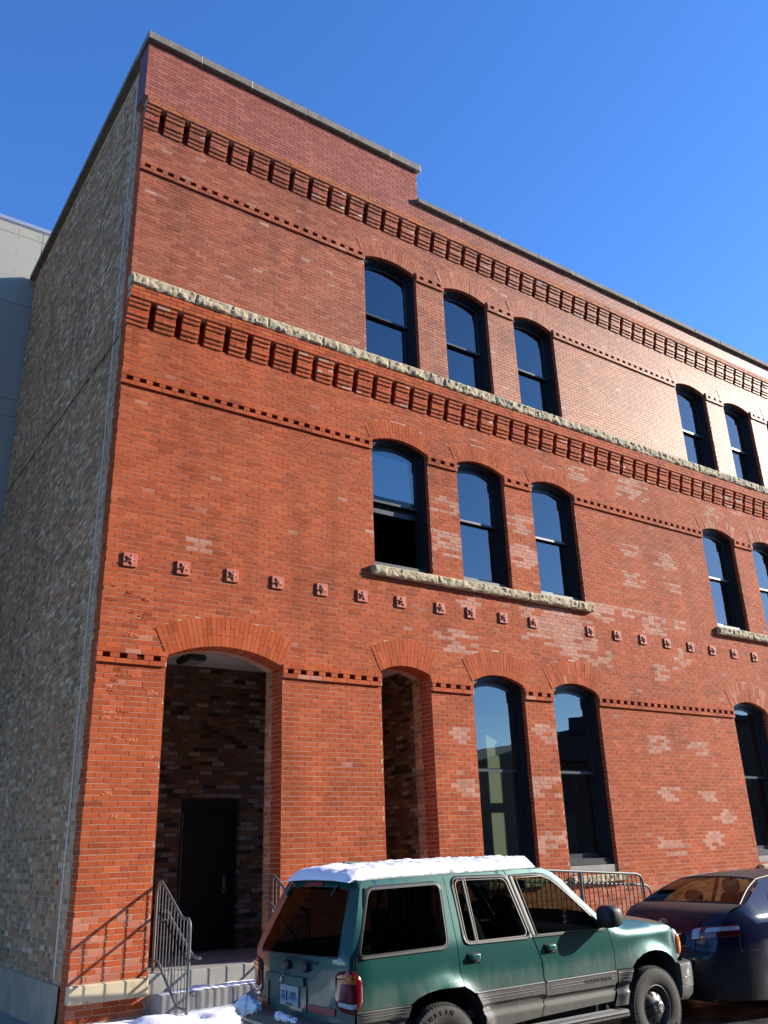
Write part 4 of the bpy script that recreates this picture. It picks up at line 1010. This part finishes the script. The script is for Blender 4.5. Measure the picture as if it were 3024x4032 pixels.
    # arch lips and liners
    for A, (cx, cz) in (([(1.445, .5), (1.455, .60), (1.48, .70)] + ARCH_R, (1.885, .40)), (ARCH_F, (4.65, .44))):
        m = MB(); n = len(A)
        m.add([f(x, z, .002) for x, z in A] + [(x, YC + side * .42, z) for x, z in A], [(i, i + 1, n + i + 1, n + i) for i in range(n - 1)])
        m.add([(x, YC + side * .425, z) for x, z in A], [tuple(range(n))]); m.build('wheel_arch', 'dark', suv, smooth=60)
    m = MB(); ys = sorted((YC + side * .80, YC + side * .955)); m.box(2.36, 4.16, ys[0], ys[1], .40, .475, 0, bev=.02); 
    for q in range(3): m.tube([(2.42, YC + side * (.86 + .03 * q), .478), (4.0, YC + side * (.86 + .03 * q), .478)], .005, 5)
    m.tube([(2.36, YC + side * .953, .455), (4.12, YC + side * .953, .455)], .014, 6)
    m.build('running_board', 'clad', suv, smooth=40)
    # mirror
    m = MB(); superell(m, (3.96, YC + side * .99, 1.315), (.10, .125, .105), 3.0, deform=lambda p: Vector((p.x + .25 * abs(p.y) - .02, p.y, p.z * (1 - .0 * p.y)))); m.box(3.92, 3.99, *sorted((YC + side * .83, YC + side * .93)), 1.22, 1.28, 0, bev=.01)
    mi_ = m.build('side_mirror', 'trim', suv, smooth=50)
    # headlamp
    m = MB(); superell(m, (5.135, YC + side * .79, .965), (.075, .055, .15), 2.6, mi=0); hl = m.build('headlight', 'clear_lens', suv, smooth=60)
    m = MB(); superell(m, (5.158, YC + side * .81, .965), (.052, .046, .112), 2.6); m.build('marker_lens', 'amber', hl, smooth=60)
    # tail light wrapping the corner
    cols = [('r', .655), ('r', .70), ('r', .745), ('r', .785), ('r', .82), ('s', .97), ('s', 1.0), ('s', 1.03), ('s', 1.06)]
    def tl(c, z, o):
        k, v = c
        if k == 'r': p = rear(side * min(v, hw(lerp_poly(XE, z), z) * .985), z, o); return (p[0], p[1] + side * o * (v - .6) * 3, p[2])
        return (v, YC + side * (hw(v, z) + o), z)
    zr_ = [(.84, 1.045), (.795, 1.08), (.785, 1.09), (.78, 1.095), (.775, 1.097), (.775, 1.095), (.785, 1.085), (.81, 1.06), (.86, 1.01)]
    tlr = None
    for nm, mat, a, b in (('tail_light', 'red_lens', 0., 1.), ('lens', 'amber', .70, .80), ('lens', 'amber', .83, .91), ('lens', 'clear_lens', .13, .24), ('lens', 'dark', .245, .27), ('lens', 'red_lens', .05, .10)):
        m = MB(); ks = range(0, 9) if nm == 'tail_light' else range(1, 7); V = []; rows = 9 if nm == 'tail_light' else 2
        for j in range(rows):
            for k in ks:
                lo, hi = zr_[k]; z = lo + (hi - lo) * (a + (b - a) * j / (rows - 1)); e = min(1, (j + .3) / 1.2, (rows - 1 - j + .3) / 1.2, (k + .3) / 1.2, (8 - k + .3) / 1.2) if rows > 2 else 1
                V.append(tl(cols[k], z, .004 + .022 * e + (0 if rows > 2 else .002)))
        nn = len(list(ks)); m.add(V, [(j * nn + i, j * nn + i + 1, (j + 1) * nn + i + 1, (j + 1) * nn + i) for j in range(rows - 1) for i in range(nn - 1)])
        ob_ = m.build(nm, mat, suv if tlr is None else tlr, smooth=60); tlr = tlr or ob_
    # wheels
    for wx, wz in ((1.885, .395), (4.665, .425)):
        wh, cap = make_wheel(suv, wx, YC + side * .865, wz, .375, .225, side, .205, ('MICHELIN', 112, 11) if wx < 3 and side < 0 else ('MICHELIN', -75, 11) if side < 0 else None)
        if side < 0:
            O = Vector((wx, YC + side * .917, wz))
            for q in range(3): cap.tube([O + Vector((-.022 + .013 * q, 0, -.022)), O + Vector((-.022 + .013 * q, 0, .006 - .006 * q)), O + Vector((-.008 + .013 * q, 0, .02 - .006 * q))], .0028, 5, mi=1)
            cap.tube([O + Vector((.036 * math.cos(a), 0, .036 * math.sin(a))) for a in [i * math.pi / 12 for i in range(24)]], .002, 5, True, 1)
        cap.build('hub_cap', ['hubcap', 'chrome'], wh, smooth=40)
# tailgate
GLS = rounded([(-.69, 1.178), (0, 1.163), (.69, 1.155), (.53, 1.692), (-.515, 1.692)], .05)
def panel_r(name, mat, outline, holes, step, off, parent, clampz=None):
    V, T = cdt(outline, holes, step); m = MB(); m.add([rear(a, b, off) for a, b in V], T); return m.build(name, mat, parent, smooth=50)
out_ = [(-hw(lerp_poly(XE, z), z) * .9995, z) for z in np.linspace(.70, 1.757, 22)] + [(hw(lerp_poly(XE, z), z) * .9995, z) for z in np.linspace(1.757, .70, 22)]
tg = panel_r('tailgate', 'green', out_, [GLS], .05, 0, suv)
panel_r('rear_window', 'dark_glass', [(a * .995, 1.42 + (b - 1.42) * .995) for a, b in GLS], [], .12, -.004, tg)
m = MB(); polyline_strip(m, GLS, lambda a, b, o: rear(a, b, o), .012, .006); m.build('window_seal', 'trim', tg, smooth=60)
def bx_r(m, a0, a1, z0, z1, t, mi=0, n=6):
    V = [rear(a0 + (a1 - a0) * i / n, z, o) for z in (z0, z1) for o in (-.002, t) for i in range(n + 1)]; k = n + 1; Fq = []
    for i in range(n): Fq += [(k + i, k + i + 1, 3 * k + i + 1, 3 * k + i), (i, i + 1, k + i + 1, k + i), (2 * k + i, 3 * k + i, 3 * k + i + 1, 2 * k + i + 1)]
    Fq += [(0, k, 3 * k, 2 * k), (n, 2 * k + n, 3 * k + n, k + n)]; m.add(V, Fq, mi)
m = MB(); bx_r(m, .515, -.215, .932, .998, .022); bx_r(m, .515, .475, .735, .932, .012); bx_r(m, -.245, -.205, .735, .932, .012); m.build('plate_surround', 'green', tg, smooth=40)
m = MB(); bx_r(m, -.265, -.645, .752, .805, .012); m.build('reflector', 'dull_red', tg); m = MB(); bx_r(m, .835, .475, .722, .768, .012); m.build('reflector', 'dull_red', tg)
m = MB(); bx_r(m, .215, -.115, .762, .922, .012, 0)
bx_r(m, .205, -.105, .80, .845, .0135, 1); pl = m.build('license_plate', ['white', 'blue'], tg)
def rtext(m, txt, size, yr, z, o, sx=1.0, mi=0):
    p = rear(yr, z, o); put_text(m, txt, size, p, (0, -1, 0), (0, 0, 1), .0012, sx, mi)
m = MB(); rtext(m, '22', .088, .155, .842, .014, .70); rtext(m, '1392', .088, -.015, .842, .014, .70); rtext(m, 'LINCOLN', .022, .04, .778, .014, 1.2)
p = Vector(rear(.085, .842, .016)); m.tube([p + Vector((0, .0, -.04)), p + Vector((0, .004, .02)), p + Vector((0, -.002, .04))], .005, 5); m.tube([p + Vector((0, .014, .004)), p + Vector((0, -.012, .012))], .004, 5)
m.build('plate_number', 'ink', pl)
m = MB(); c0 = Vector(rear(.167, .975, .026)); m.tube([c0 + Vector((0, .036 * math.cos(a), .042 * math.sin(a))) for a in [i * math.pi / 14 for i in range(28)]], .0035, 6, True)
for q in range(3): m.tube([c0 + Vector((0, .020 - .013 * q, -.028)), c0 + Vector((0, .012 - .013 * q, .012 - .007 * q)), c0 + Vector((0, -.004 - .008 * q, .024 - .009 * q)), c0 + Vector((0, -.026, .024 - .009 * q))], .003, 5)
m.build('emblem', 'chrome', tg)
m = MB(); bx_r(m, .25, -.08, 1.70, 1.727, .01); m.build('brake_light', 'dull_red', tg)
m = MB()
for a, b in ((.52, .555), (-.345, -.30)):
    p0, p1 = Vector(rear(a, 1.715, .02)), Vector(rear(b, 1.63, .02)); m.tube([p0, p1], .012, 6)
m.build('window_strut', 'trim', tg)
m = MB()
for a in (.08, -.24): superell(m, rear(a, 1.085, .02), (.025, .055, .04), 3)
m.tube([rear(.10, 1.14, .02), rear(-.28, 1.135, .02)], .008, 6); m.tube([rear(.08, 1.10, .03), rear(.08, 1.145, .03)], .006, 6); m.tube([rear(.08, 1.135, .035), rear(-.42, 1.125, .02)], .006, 6)
m.build('rear_wiper', 'trim', tg, smooth=50)
m = MB()
for (z0, z1, mi) in ((.945, 1.012, 0), (.866, .938, 1), (.79, .858, 0)): bx_r(m, .80, .725, z0, z1, .0022, mi, 3)
def heart_pts(s_): return [(.0 + s_ * .016 * math.sin(t) ** 3 * 16 / 16, s_ * (.013 * math.cos(t) - .005 * math.cos(2 * t) - .002 * math.cos(3 * t) - .001 * math.cos(4 * t))) for t in [i * math.pi / 12 for i in range(24)]]
m.add([rear(.7625 + a * 1.6, .981 + b * 1.6, .0038) for a, b in heart_pts(1.0)], [tuple(range(24))], 2)
m.build('sticker', ['sticker_white', 'blue', 'heart'], tg)
# windscreen, pillars, hood, front, bumpers
AP = [(3.455, 1.783), (3.56, 1.745), (3.662, 1.662), (3.743, 1.563), (4.0, 1.31), (4.05, 1.268)]
def ws(s_, t, o=0.):
    k = s_ * 5; i = min(4, int(k)); q = k - i; x = AP[i][0] + (AP[i + 1][0] - AP[i][0]) * q; z = AP[i][1] + (AP[i + 1][1] - AP[i][1]) * q
    return (x + (.06 + .10 * s_) * (1 - abs(t) ** 2.2), YC + t * (hw(x, z) - .004), z + .03 * (1 - t * t) * (1 - s_) + .01 * s_ * (1 - t * t) + o)
S12 = [i / 12 for i in range(13)]
m = MB(); m.grid(lambda t, s_: ws(s_, t), [-.92 + 1.84 * i / 16 for i in range(17)], S12); m.build('windscreen', 'car_glass', suv, smooth=60)
m = MB()
for sg in (-1, 1): m.grid(lambda t, s_: ws(s_, sg * t), [.915, .94, .97, 1.0], S12)
m.grid(lambda t, s_: ws(s_, t, .001), [-1 + i / 8 for i in range(17)], [0, .04, .09]); m.build('windscreen_pillar', 'green', suv, smooth=60)
HE = [(4.045, 1.275), (4.243, 1.252), (4.589, 1.219), (4.819, 1.184), (5.02, 1.158), (5.12, 1.118), (5.2, 1.05)]
def hood(s_, t):
    x = 4.045 + s_ * 1.085; ze = smooth_poly(HE, x, .03) if 0 < s_ < 1 else lerp_poly(HE, x); h = hw(x, ze)
    return (x + (.06 + .10 * s_ ** 2) * (1 - abs(t) ** 2.4), YC + t * h, ze + (.075 - .03 * s_ ** 3) * (1 - abs(t) ** 2.6) ** .6)
m = MB(); m.grid(hood, [i / 20 for i in range(21)], [math.sin(math.pi / 2 * (i / 12 - 1)) for i in range(25)]); m.build('hood', 'green', suv, smooth=60)
def front(t, k):
    a = Vector(hood(1.0, t)); return (a.x + .10 * math.sin(k * 1.6), a.y * 1.0, a.z + (.74 - a.z) * k)
m = MB(); m.grid(front, [-1 + i / 12 for i in range(25)], [i / 6 for i in range(7)]); m.build('front_fascia', 'green', suv, smooth=60)
m = MB()
for k in range(9): z = .84 + .026 * k; m.box(5.27, 5.345, YC - .46, YC + .46, z, z + .012)
m.box(5.25, 5.275, YC - .48, YC + .48, .82, 1.08, 1); m.build('grille', ['chrome', 'dark'], suv)
def bumper(name, path, prof, mat):
    P = [Vector((x, y)) for x, y in path]; V = []; n = len(P)
    for i in range(n):
        t = (P[min(i + 1, n - 1)] - P[max(0, i - 1)]).normalized(); nn = Vector((t.y, -t.x))
        for o, z in prof: V.append((P[i].x + nn.x * o, P[i].y + nn.y * o, z))
    k = len(prof); m = MB(); m.add(V, [(i * k + j, i * k + j + 1, (i + 1) * k + j + 1, (i + 1) * k + j) for i in range(n - 1) for j in range(k - 1)]); m.add(V[:k], [tuple(range(k))]); m.add(V[-k:], [tuple(range(k))])
    return m.build(name, mat, suv, smooth=40)
fp = [(5.07, -.885), (5.16, -.885), (5.25, -.87), (5.33, -.82), (5.38, -.74), (5.43, -.55), (5.46, -.3), (5.47, 0)]
fp = fp + [(x, -y) for x, y in fp[-2::-1]]
bumper('front_bumper', [(x, YC + y) for x, y in fp], [(-.20, .79), (-.02, .80), (.012, .785), (.02, .755), (.02, .655), (.010, .648), (.02, .64), (.016, .585), (.006, .578), (.014, .57), (-.005, .48), (-.05, .435), (-.2, .43)], 'clad')
rp_ = [(1.0, .88), (.93, .875), (.85, .85), (.80, .79), (.765, .65), (.745, .4), (.74, 0)]
rp_ = rp_ + [(x, -y) for x, y in rp_[-2::-1]]
bumper('rear_bumper', [(x, YC + y) for x, y in rp_], [(-.24, .70), (-.03, .70), (.0, .69), (.012, .665), (.012, .60), (.0, .595), (.012, .585), (.0, .50), (-.06, .45), (-.2, .44)], 'clad')
# cabin and underside
m = MB(); m.box(1.0, 5.2, YC - .42, YC + .42, .33, .72); m.box(2.4, 4.2, YC - .80, YC + .80, .45, .62); m.build('underbody', 'dark', suv)
m = MB(); superell(m, (4.02, YC, 1.13), (.22, .76, .085), 3.5); m.box(1.1, 4.1, YC - .78, YC + .78, .6, .66); m.build('dashboard', 'beige', suv, smooth=50)
for sx_, yy in ((3.25, -.36), (3.25, .36)):
    m = MB(); superell(m, (sx_, YC + yy, 1.02), (.085, .24, .36), 4, deform=lambda p: Vector((p.x - .30 * p.z, p.y * (1 - .12 * max(0, p.z) / .36), p.z))); superell(m, (sx_ - .155, YC + yy, 1.46), (.05, .13, .09), 3.2); superell(m, (sx_ + .22, YC + yy, .76), (.25, .24, .09), 4); m.build('seat', 'seat', suv, smooth=50)
m = MB(); superell(m, (2.22, YC, 1.0), (.09, .64, .32), 4, deform=lambda p: Vector((p.x - .25 * p.z, p.y, p.z)))
for yy in (-.4, .4): superell(m, (2.12, YC + yy, 1.38), (.05, .13, .08), 3)
m.build('seat', 'seat', suv, smooth=50)
m = MB(); m.box(3.62, 3.65, YC - .16, YC + .12, 1.58, 1.66, bev=.008); m.build('rear_view_mirror', 'trim', suv)
m = MB(); m.tube([(3.98, YC + .36 + .18 * math.cos(a), 1.16 + .18 * math.sin(a)) for a in [i * math.pi / 14 for i in range(28)]], .014, 6, True); m.build('steering_wheel', 'trim', suv)
m = MB(); superell(m, (4.33, -4.325, 1.262), (.045, .022, .02), 2.2); m.tube([(4.33, -4.325, 1.27), (4.245, -4.33, 1.62)], [.005, .0035], 6); m.build('antenna', 'trim', suv, smooth=60)
m = MB()
for yy in (-.52, .52): m.tube([(1.30, YC + yy * .8, 1.80), (1.38, YC + yy * .8, 1.835), (2.9, YC + yy * .8, 1.835), (3.0, YC + yy * .8, 1.80)], .014, 8)
m.tube([(1.55, YC - .42, 1.84), (1.55, YC + .42, 1.84)], .012, 8); m.build('roof_rack', 'trim', suv, smooth=50)
# snow on roof and bumper
def edge(v, k): return max(0., min(1., v / k))
def rs(u, v):
    x = 1.16 + u * 2.52; n1 = noise.noise((x * 2.2, 3.3, 0)); ya = -.555 + .03 * n1 + .02 * noise.noise((x * 9, 1, 1)) + .01 * noise.noise((x * 30, 1, 1)) + (.07 * max(0, (x - 3.2) / .45)) ; yb = .60 - (.07 * max(0, (x - 3.2) / .45)) + .02 * noise.noise((x * 3, 8, 0))
    y = ya + (yb - ya) * v; e = min(v, 1 - v) * 1.2; ex = min(u * 2.52, (1 - u) * 2.52 * .55)
    f = (1 - (1 - edge(e, .14)) ** 2) ** .5 * (1 - (1 - edge(ex, .22)) ** 2) ** .5
    t = .082 + .03 * noise.noise((x * 1.6, y * 2, 2)) + .02 * noise.noise((x * 6, y * 6, 5)) + .016 * noise.noise((x * 14, y * 14, 7)) + .006 * noise.noise((x * 45, y * 45, 7))
    if 1.30 < x < 1.95 and y < .25: t -= .05 * math.exp(-((y + .18) / .10) ** 2) * edge(1.95 - x, .3)
    zr0 = smooth_poly(ZE, x) + .03 * (1 - abs(y / .66) ** 2.6 if abs(y) < .66 else 0) - (.25 * max(0, x - 3.46))
    return (x - .02 + .02 * noise.noise((y * 5, 2, 2)) * (1 - f), YC + y, zr0 - .014 + t * f + .02 * f)
m = MB(); m.grid(rs, [i / 110 for i in range(111)], [.5 - .5 * math.cos(math.pi * i / 56) for i in range(57)])
o = m.build('roof_snow', 'snow', smooth=80); tag(o, 'thick white snow lying on the roof of the green SUV', 'snow')
def clump(m, c, r, seed, n=22):
    def df(p):
        q = p.normalized() if p.length else p
        k = 1 + .35 * noise.noise((q.x * 2 + seed, q.y * 2, q.z * 2)) + .22 * noise.noise((q.x * 6, q.y * 6 + seed, q.z * 6)) + .1 * noise.noise((q.x * 15, q.y * 15, q.z * 15 + seed)); return p * k
    superell(m, c, r, 2.0, n * 2, n, deform=df)
m = MB(); clump(m, (.76, -2.98, .72), (.07, .14, .075), 1.); clump(m, (.77, -3.13, .71), (.055, .09, .05), 2.); clump(m, (.75, -2.87, .69), (.05, .07, .05), 3.)
o = m.build('bumper_snow', 'snow', smooth=80); tag(o, 'heap of snow on the far corner of the green SUV\'s rear bumper', 'snow')
m = MB(); clump(m, (.76, -3.62, .705), (.04, .06, .035), 4.); clump(m, (.76, -3.74, .70), (.04, .09, .03), 5.); clump(m, (.765, -3.86, .695), (.03, .05, .025), 6.)
o = m.build('bumper_snow', 'snow', smooth=80); tag(o, 'low lumps of snow under the number plate of the green SUV', 'snow')
# ---------------------------------------------------------------- navy sedan
sed = thing('parked_sedan', (8.4, -3.57, .1), 'dark navy four door sedan with dusty rear bumper parked in front of the green SUV', 'car', 'cars parked along the kerb')
YS = -3.57
def hs(x, z):
    if z < .85: h = .905 - .05 * ((.85 - z) / .5) ** 2
    elif z < 1.10: h = .905 - .03 * ((z - .85) / .25) ** 2
    else: h = .875 - .27 * ((z - 1.10) / .42) ** 1.05
    if x < 6.75: h -= .28 * ((6.75 - x) / .75) ** 2.4
    if x > 10.1: h -= .25 * ((x - 10.1) / .65) ** 2
    return h
def ss(side): return lambda x, z, o=0.: (x, YS + side * (hs(x, z) + o), z)
XB = [(.30, 6.13), (.45, 6.04), (.60, 6.0), (.75, 6.015), (.80, 6.05), (.86, 6.07), (1.0, 6.11), (1.12, 6.20), (1.185, 6.28)]
def arc2(cx, cz, r, a0, a1, n=14): return [(cx + r * math.cos(math.radians(a0 + (a1 - a0) * i / n)), cz + r * math.sin(math.radians(a0 + (a1 - a0) * i / n))) for i in range(n + 1)]
WR, WF, WZ = 7.06, 9.83, .425
ROOF = [(7.22, 1.508), (7.5, 1.535), (7.9, 1.55), (8.3, 1.55), (8.65, 1.53), (8.95, 1.48)]
SIDE = [(6.13, .30)] + [(x, z) for z, x in XB[1:]] + [(6.6, 1.262)] + ROOF + [(9.75, 1.12), (10.3, 1.01), (10.6, .90), (10.72, .7), (10.7, .35)] + arc2(WF, WZ, .37, -25, 205) + [(9.4, .25), (7.5, .25)] + arc2(WR, WZ, .37, -25, 205) + [(6.65, .27)]
S_HOLE = [(7.02, 1.20), (7.16, 1.34), (7.55, 1.475), (8.2, 1.50), (8.6, 1.48), (8.85, 1.44), (9.5, 1.14), (9.45, 1.125)]
for side in (-1, 1):
    f = ss(side)
    V, T = cdt(SIDE, [S_HOLE], .055); m = MB(); m.add([f(x, z) for x, z in V], T); m.build('side_panel', 'navy', sed, smooth=50)
    V, T = cdt(S_HOLE, [], .12); m = MB(); m.add([f(x, z, -.006) for x, z in V], T); m.build('window', 'car_glass', sed, smooth=50)
    m = MB(); polyline_strip(m, S_HOLE, f, .012, .008); m.build('window_trim', 'brushed', sed, smooth=60)
    m = MB(); polyline_strip(m, [(8.1, 1.50), (8.2, 1.12)], f, .045, .004, closed=False); m.build('door_pillar', 'trim', sed)
    for A, cx in ((arc2(WR, WZ, .37, -25, 205), WR), (arc2(WF, WZ, .37, -25, 205), WF)):
        n = len(A); m = MB(); m.add([f(x, z, .001) for x, z in A] + [(x, YS + side * .45, z) for x, z in A], [(i, i + 1, n + i + 1, n + i) for i in range(n - 1)]); m.add([(x, YS + side * .455, z) for x, z in A], [tuple(range(n))]); m.build('wheel_arch', 'dark', sed, smooth=60)
    for wx in (WR, WF):
        wh, cap = make_wheel(sed, wx, YS + side * .875, WZ, .322, .205, side, .205, None, 10, 'spoke'); cap.build('hub_cap', 'hubcap', wh, smooth=40)
    m = MB(); superell(m, (9.45, YS + side * 1.0, 1.17), (.08, .11, .065), 2.8); m.build('side_mirror', 'navy', sed, smooth=50)
    m = MB(); superell(m, (10.42, YS + side * .70, .86), (.22, .12, .07), 2.4); m.build('headlight', 'clear_lens', sed, smooth=60)
    for hx in (7.75, 8.75): m = MB(); superell(m, (hx, YS + side * (hs(hx, 1.0) + .015), 1.0), (.09, .018, .018), 3); m.build('door_handle', 'navy', sed, smooth=60)
def srear(t, z, o=0.):
    xe = lerp_poly(XB, z); h = hs(xe, z)
    bow = .11 + (.03 if z < .78 else 0)
    x = xe - bow * (1 - abs(t) ** 3.5)
    return (x - o, YS + t * (h + o * abs(t) ** 3), z + .012 * (1 - t * t) * max(0, (z - 1.0) / .185))
zl = [.30, .36, .45, .55, .65, .74, .765, .79, .81, .86, .92, .98, 1.04, 1.09, 1.13, 1.16, 1.175, 1.185]
m = MB(); m.grid(lambda t, z: srear(t, z), [math.sin(math.pi / 2 * (i / 14 - 1)) for i in range(29)], zl); m.build('rear_body', 'navy', sed, smooth=50)
def sdeck(t, s_):
    a = Vector(srear(t, 1.185)); xe = 6.28 + (6.6 - 6.28) * s_; ze = 1.185 + (1.262 - 1.185) * s_; b = Vector((6.6 - .085 * (1 - abs(t) ** 2.5), YS + t * hs(6.6, 1.262), 1.262 + .012 * (1 - t * t)))
    p = a.lerp(b, s_); return (p.x, p.y, p.z + .012 * math.sin(math.pi * s_) + .006 * (1 - (2 * s_ - 1) ** 8))
m = MB(); m.grid(sdeck, [math.sin(math.pi / 2 * (i / 14 - 1)) for i in range(29)], [i / 10 for i in range(11)]); m.build('trunk_lid', 'navy', sed, smooth=50)
def sglass(t, s_, o=0.):
    x = 6.6 + .62 * s_; z = 1.262 + (1.508 - 1.262) * s_ + .02 * math.sin(math.pi * s_); h = hs(x, z)
    return (x - (.085 - .03 * s_) * (1 - abs(t) ** 2.5) - o * .4, YS + t * h, z + (.012 + .028 * s_) * (1 - t * t) + o)
S10 = [i / 10 for i in range(11)]
m = MB(); m.grid(lambda t, s_: sglass(t, s_), [-.90 + 1.8 * i / 16 for i in range(17)], [.03 + .93 * i / 10 for i in range(11)]); rw = m.build('rear_window', 'car_glass', sed, smooth=60)
for sg in (-1, 1): m = MB(); m.grid(lambda t, s_: sglass(sg * t, s_), [.895, .93, .97, 1.0], S10); m.build('roof_pillar', 'navy', sed, smooth=60)
m = MB(); lp = [(-.895 + 1.79 * i / 12, .03) for i in range(13)] + [(.895 - 1.79 * i / 12, .965) for i in range(13)]; polyline_strip(m, lp, lambda a, b, o: sglass(a, b, o), .012, .003); m.build('window_seal', 'trim', rw)
m = MB()
for sg in (-1, 1): m.tube([sglass(sg * .93, s_, .004) for s_ in S10] + [(ROOF[i][0], YS + sg * hs(*ROOF[i]) * .96, ROOF[i][1] + .012) for i in range(1, 6)], .006, 5)
m.build('roof_moulding', 'brushed', sed, smooth=60)
def sroof(s_, t):
    x = 7.22 + (8.95 - 7.22) * s_; z = smooth_poly(ROOF, x, .05) if 0 < s_ < 1 else lerp_poly(ROOF, x)
    a = (-.055 * (1 - s_) + .12 * s_) * (1 - abs(t) ** 2.5); return (x + a, YS + t * hs(x, z), z + .045 * (1 - abs(t) ** 2.4) ** .8)
m = MB(); m.grid(sroof, [i / 16 for i in range(17)], [math.sin(math.pi / 2 * (i / 10 - 1)) for i in range(21)]); m.build('roof', 'navy', sed, smooth=60)
m = MB(); m.grid(lambda t, s_: (8.95 + .8 * s_ + .12 * (1 - abs(t) ** 2.5) * (1 + .8 * s_), YS + t * hs(8.95 + .8 * s_, 1.48 - .36 * s_), 1.48 - .36 * s_ + .045 * (1 - s_) * (1 - t * t) + .05 * math.sin(math.pi * s_)), [-1 + i / 8 for i in range(17)], S10); m.build('windscreen', 'car_glass', sed, smooth=60)
def shood(t, s_):
    P = [(9.75, 1.12), (10.3, 1.01), (10.6, .90), (10.72, .70), (10.7, .35)]; k = s_ * 4; i = min(3, int(k)); q = k - i
    x = P[i][0] + (P[i + 1][0] - P[i][0]) * q; z = P[i][1] + (P[i + 1][1] - P[i][1]) * q; return (x + .16 * (1 - abs(t) ** 2.5), YS + t * hs(x, z), z + .05 * (1 - abs(t) ** 2.4) * max(0, 1 - s_ * 1.5))
m = MB(); m.grid(shood, [-1 + i / 10 for i in range(21)], [i / 16 for i in range(17)]); m.build('hood', 'navy', sed, smooth=50)
# tail light wrapping the rear corner (both sides)
for sg in (-1, 1):
    def tp(c, z, o):
        if c[0] == 'r': return srear(sg * c[1], z, o)
        return (c[1], YS + sg * (hs(c[1], z) + o), z)
    cols = [('r', .535), ('r', .60), ('r', .66), ('r', .72), ('r', .80), ('r', .88), ('r', .94), ('r', .985), ('s', 6.15), ('s', 6.21), ('s', 6.27), ('s', 6.325)]
    zlo = [.905, .908, .912, .918, .924, .93, .936, .94, .944, .948, .952, .958]; zhi = [.935, 1.03, 1.045, 1.05, 1.055, 1.06, 1.063, 1.066, 1.068, 1.068, 1.068, 1.068]
    host = None
    for nm, mat, ks, a, b, o in (('tail_light', 'red_lens', range(0, 12), 0, 1, .014), ('lens', 'clear_lens', range(1, 4), .10, .92, .0195), ('lens', 'clear_lens', range(4, 12), .56, .90, .0195), ('lens', 'red_lens', range(4, 12), .08, .50, .0195)):
        ks = list(ks); rows = 6; V = []
        for j in range(rows):
            for k in ks:
                z = zlo[k] + (zhi[k] - zlo[k]) * (a + (b - a) * j / (rows - 1)); e = min(1, (j + .25), (rows - 1 - j + .25), (k - ks[0] + .25), (ks[-1] - k + .25)) if nm == 'tail_light' else 1
                V.append(tp(cols[k], z, o * e))
        n = len(ks); m = MB(); m.add(V, [(j * n + i, j * n + i + 1, (j + 1) * n + i + 1, (j + 1) * n + i) for j in range(rows - 1) for i in range(n - 1)])
        q = m.build(nm, mat, host or sed, smooth=50); host = host or q
# plate recess, badge, emblem, exhaust, seams
m = MB(); m.box(5.965, 6.0, YS - .33, YS + .33, .79, .96, 0, bev=.01); m.box(5.95, 5.975, YS - .30, YS + .30, .955, .985, 1, bev=.006); m.box(5.952, 5.964, YS - .155, YS + .155, .80, .945, 2); m.build('plate_recess', ['dark', 'chrome', 'white'], sed)
m = MB(); p = Vector(srear(-.49, .83, .006)); m.box(p.x - .004, p.x + .004, p.y - .05, p.y + .05, .815, .85, 0, bev=.002); m.build('badge', 'chrome', sed)
m = MB(); c0 = Vector(srear(0, 1.075, .014))
for ry, rz_, dz in ((.062, .042, 0), (.022, .040, 0), (.05, .017, .022)): m.tube([c0 + Vector((-.004, ry * math.cos(a), dz + rz_ * math.sin(a))) for a in [i * math.pi / 14 for i in range(28)]], .0045, 6, True)
m.build('emblem', 'chrome', sed)
m = MB(); m.tube([(6.3, -4.12, .325), (6.07, -4.12, .325)], .045, 14); m.lathe([(.044, -.02), (.036, -.02), (.036, .12)], (6.08, -4.12, .325), 'x', 14); m.build('exhaust', 'hubcap', sed, smooth=50)
m = MB()
m.tube([srear(t, .785, .002) for t in [i / 12 - 1 for i in range(25)]], .004, 5)
m.tube([(x, YS - hs(x, .79) - .001, z) for x, z in ((6.12, .785), (6.3, .79), (6.5, .795), (6.72, .80))], .004, 5); m.tube([(x, YS - hs(x, z) - .001, z) for x, z in ((6.33, .955), (6.30, .90), (6.31, .79))], .004, 5)
m.tube([srear(-.66, z, .003) for z in (.80, .88, .92)] + [srear(-.66, 1.06, .004), srear(-.68, 1.12, .002), srear(-.78, 1.15, .002), srear(-.93, 1.17, .002), sdeck(-.95, .3), sdeck(-.96, .7)], .0045, 5)
m.build('panel_gap', 'dark', sed)
m = MB(); m.box(6.25, 10.5, YS - .45, YS + .45, .24, .62); m.box(7.5, 9.4, YS - .82, YS + .82, .26, .5); m.box(6.3, 7.4, YS - .60, YS + .60, .5, .9); m.build('underbody', 'dark', sed)
m = MB(); m.box(6.55, 7.15, YS - .72, YS + .72, 1.19, 1.225, 0, bev=.01); m.build('parcel_shelf', 'beige', sed)
m = MB(); superell(m, (7.25, YS, .98), (.10, .66, .27), 4)
for yy in (-.40, .40): superell(m, (7.22, YS + yy, 1.30), (.05, .13, .075), 3)
m.build('seat', 'seat', sed, smooth=50)
for yy in (-.37, .37):
    m = MB(); superell(m, (8.15, YS + yy, .98), (.09, .24, .34), 4, deform=lambda p: Vector((p.x - .25 * p.z, p.y, p.z))); superell(m, (8.02, YS + yy, 1.40), (.05, .13, .09), 3); m.build('seat', 'seat', sed, smooth=50)
m = MB(); superell(m, (9.5, YS, 1.05), (.25, .74, .07), 3.5); m.build('dashboard', 'beige', sed, smooth=50)
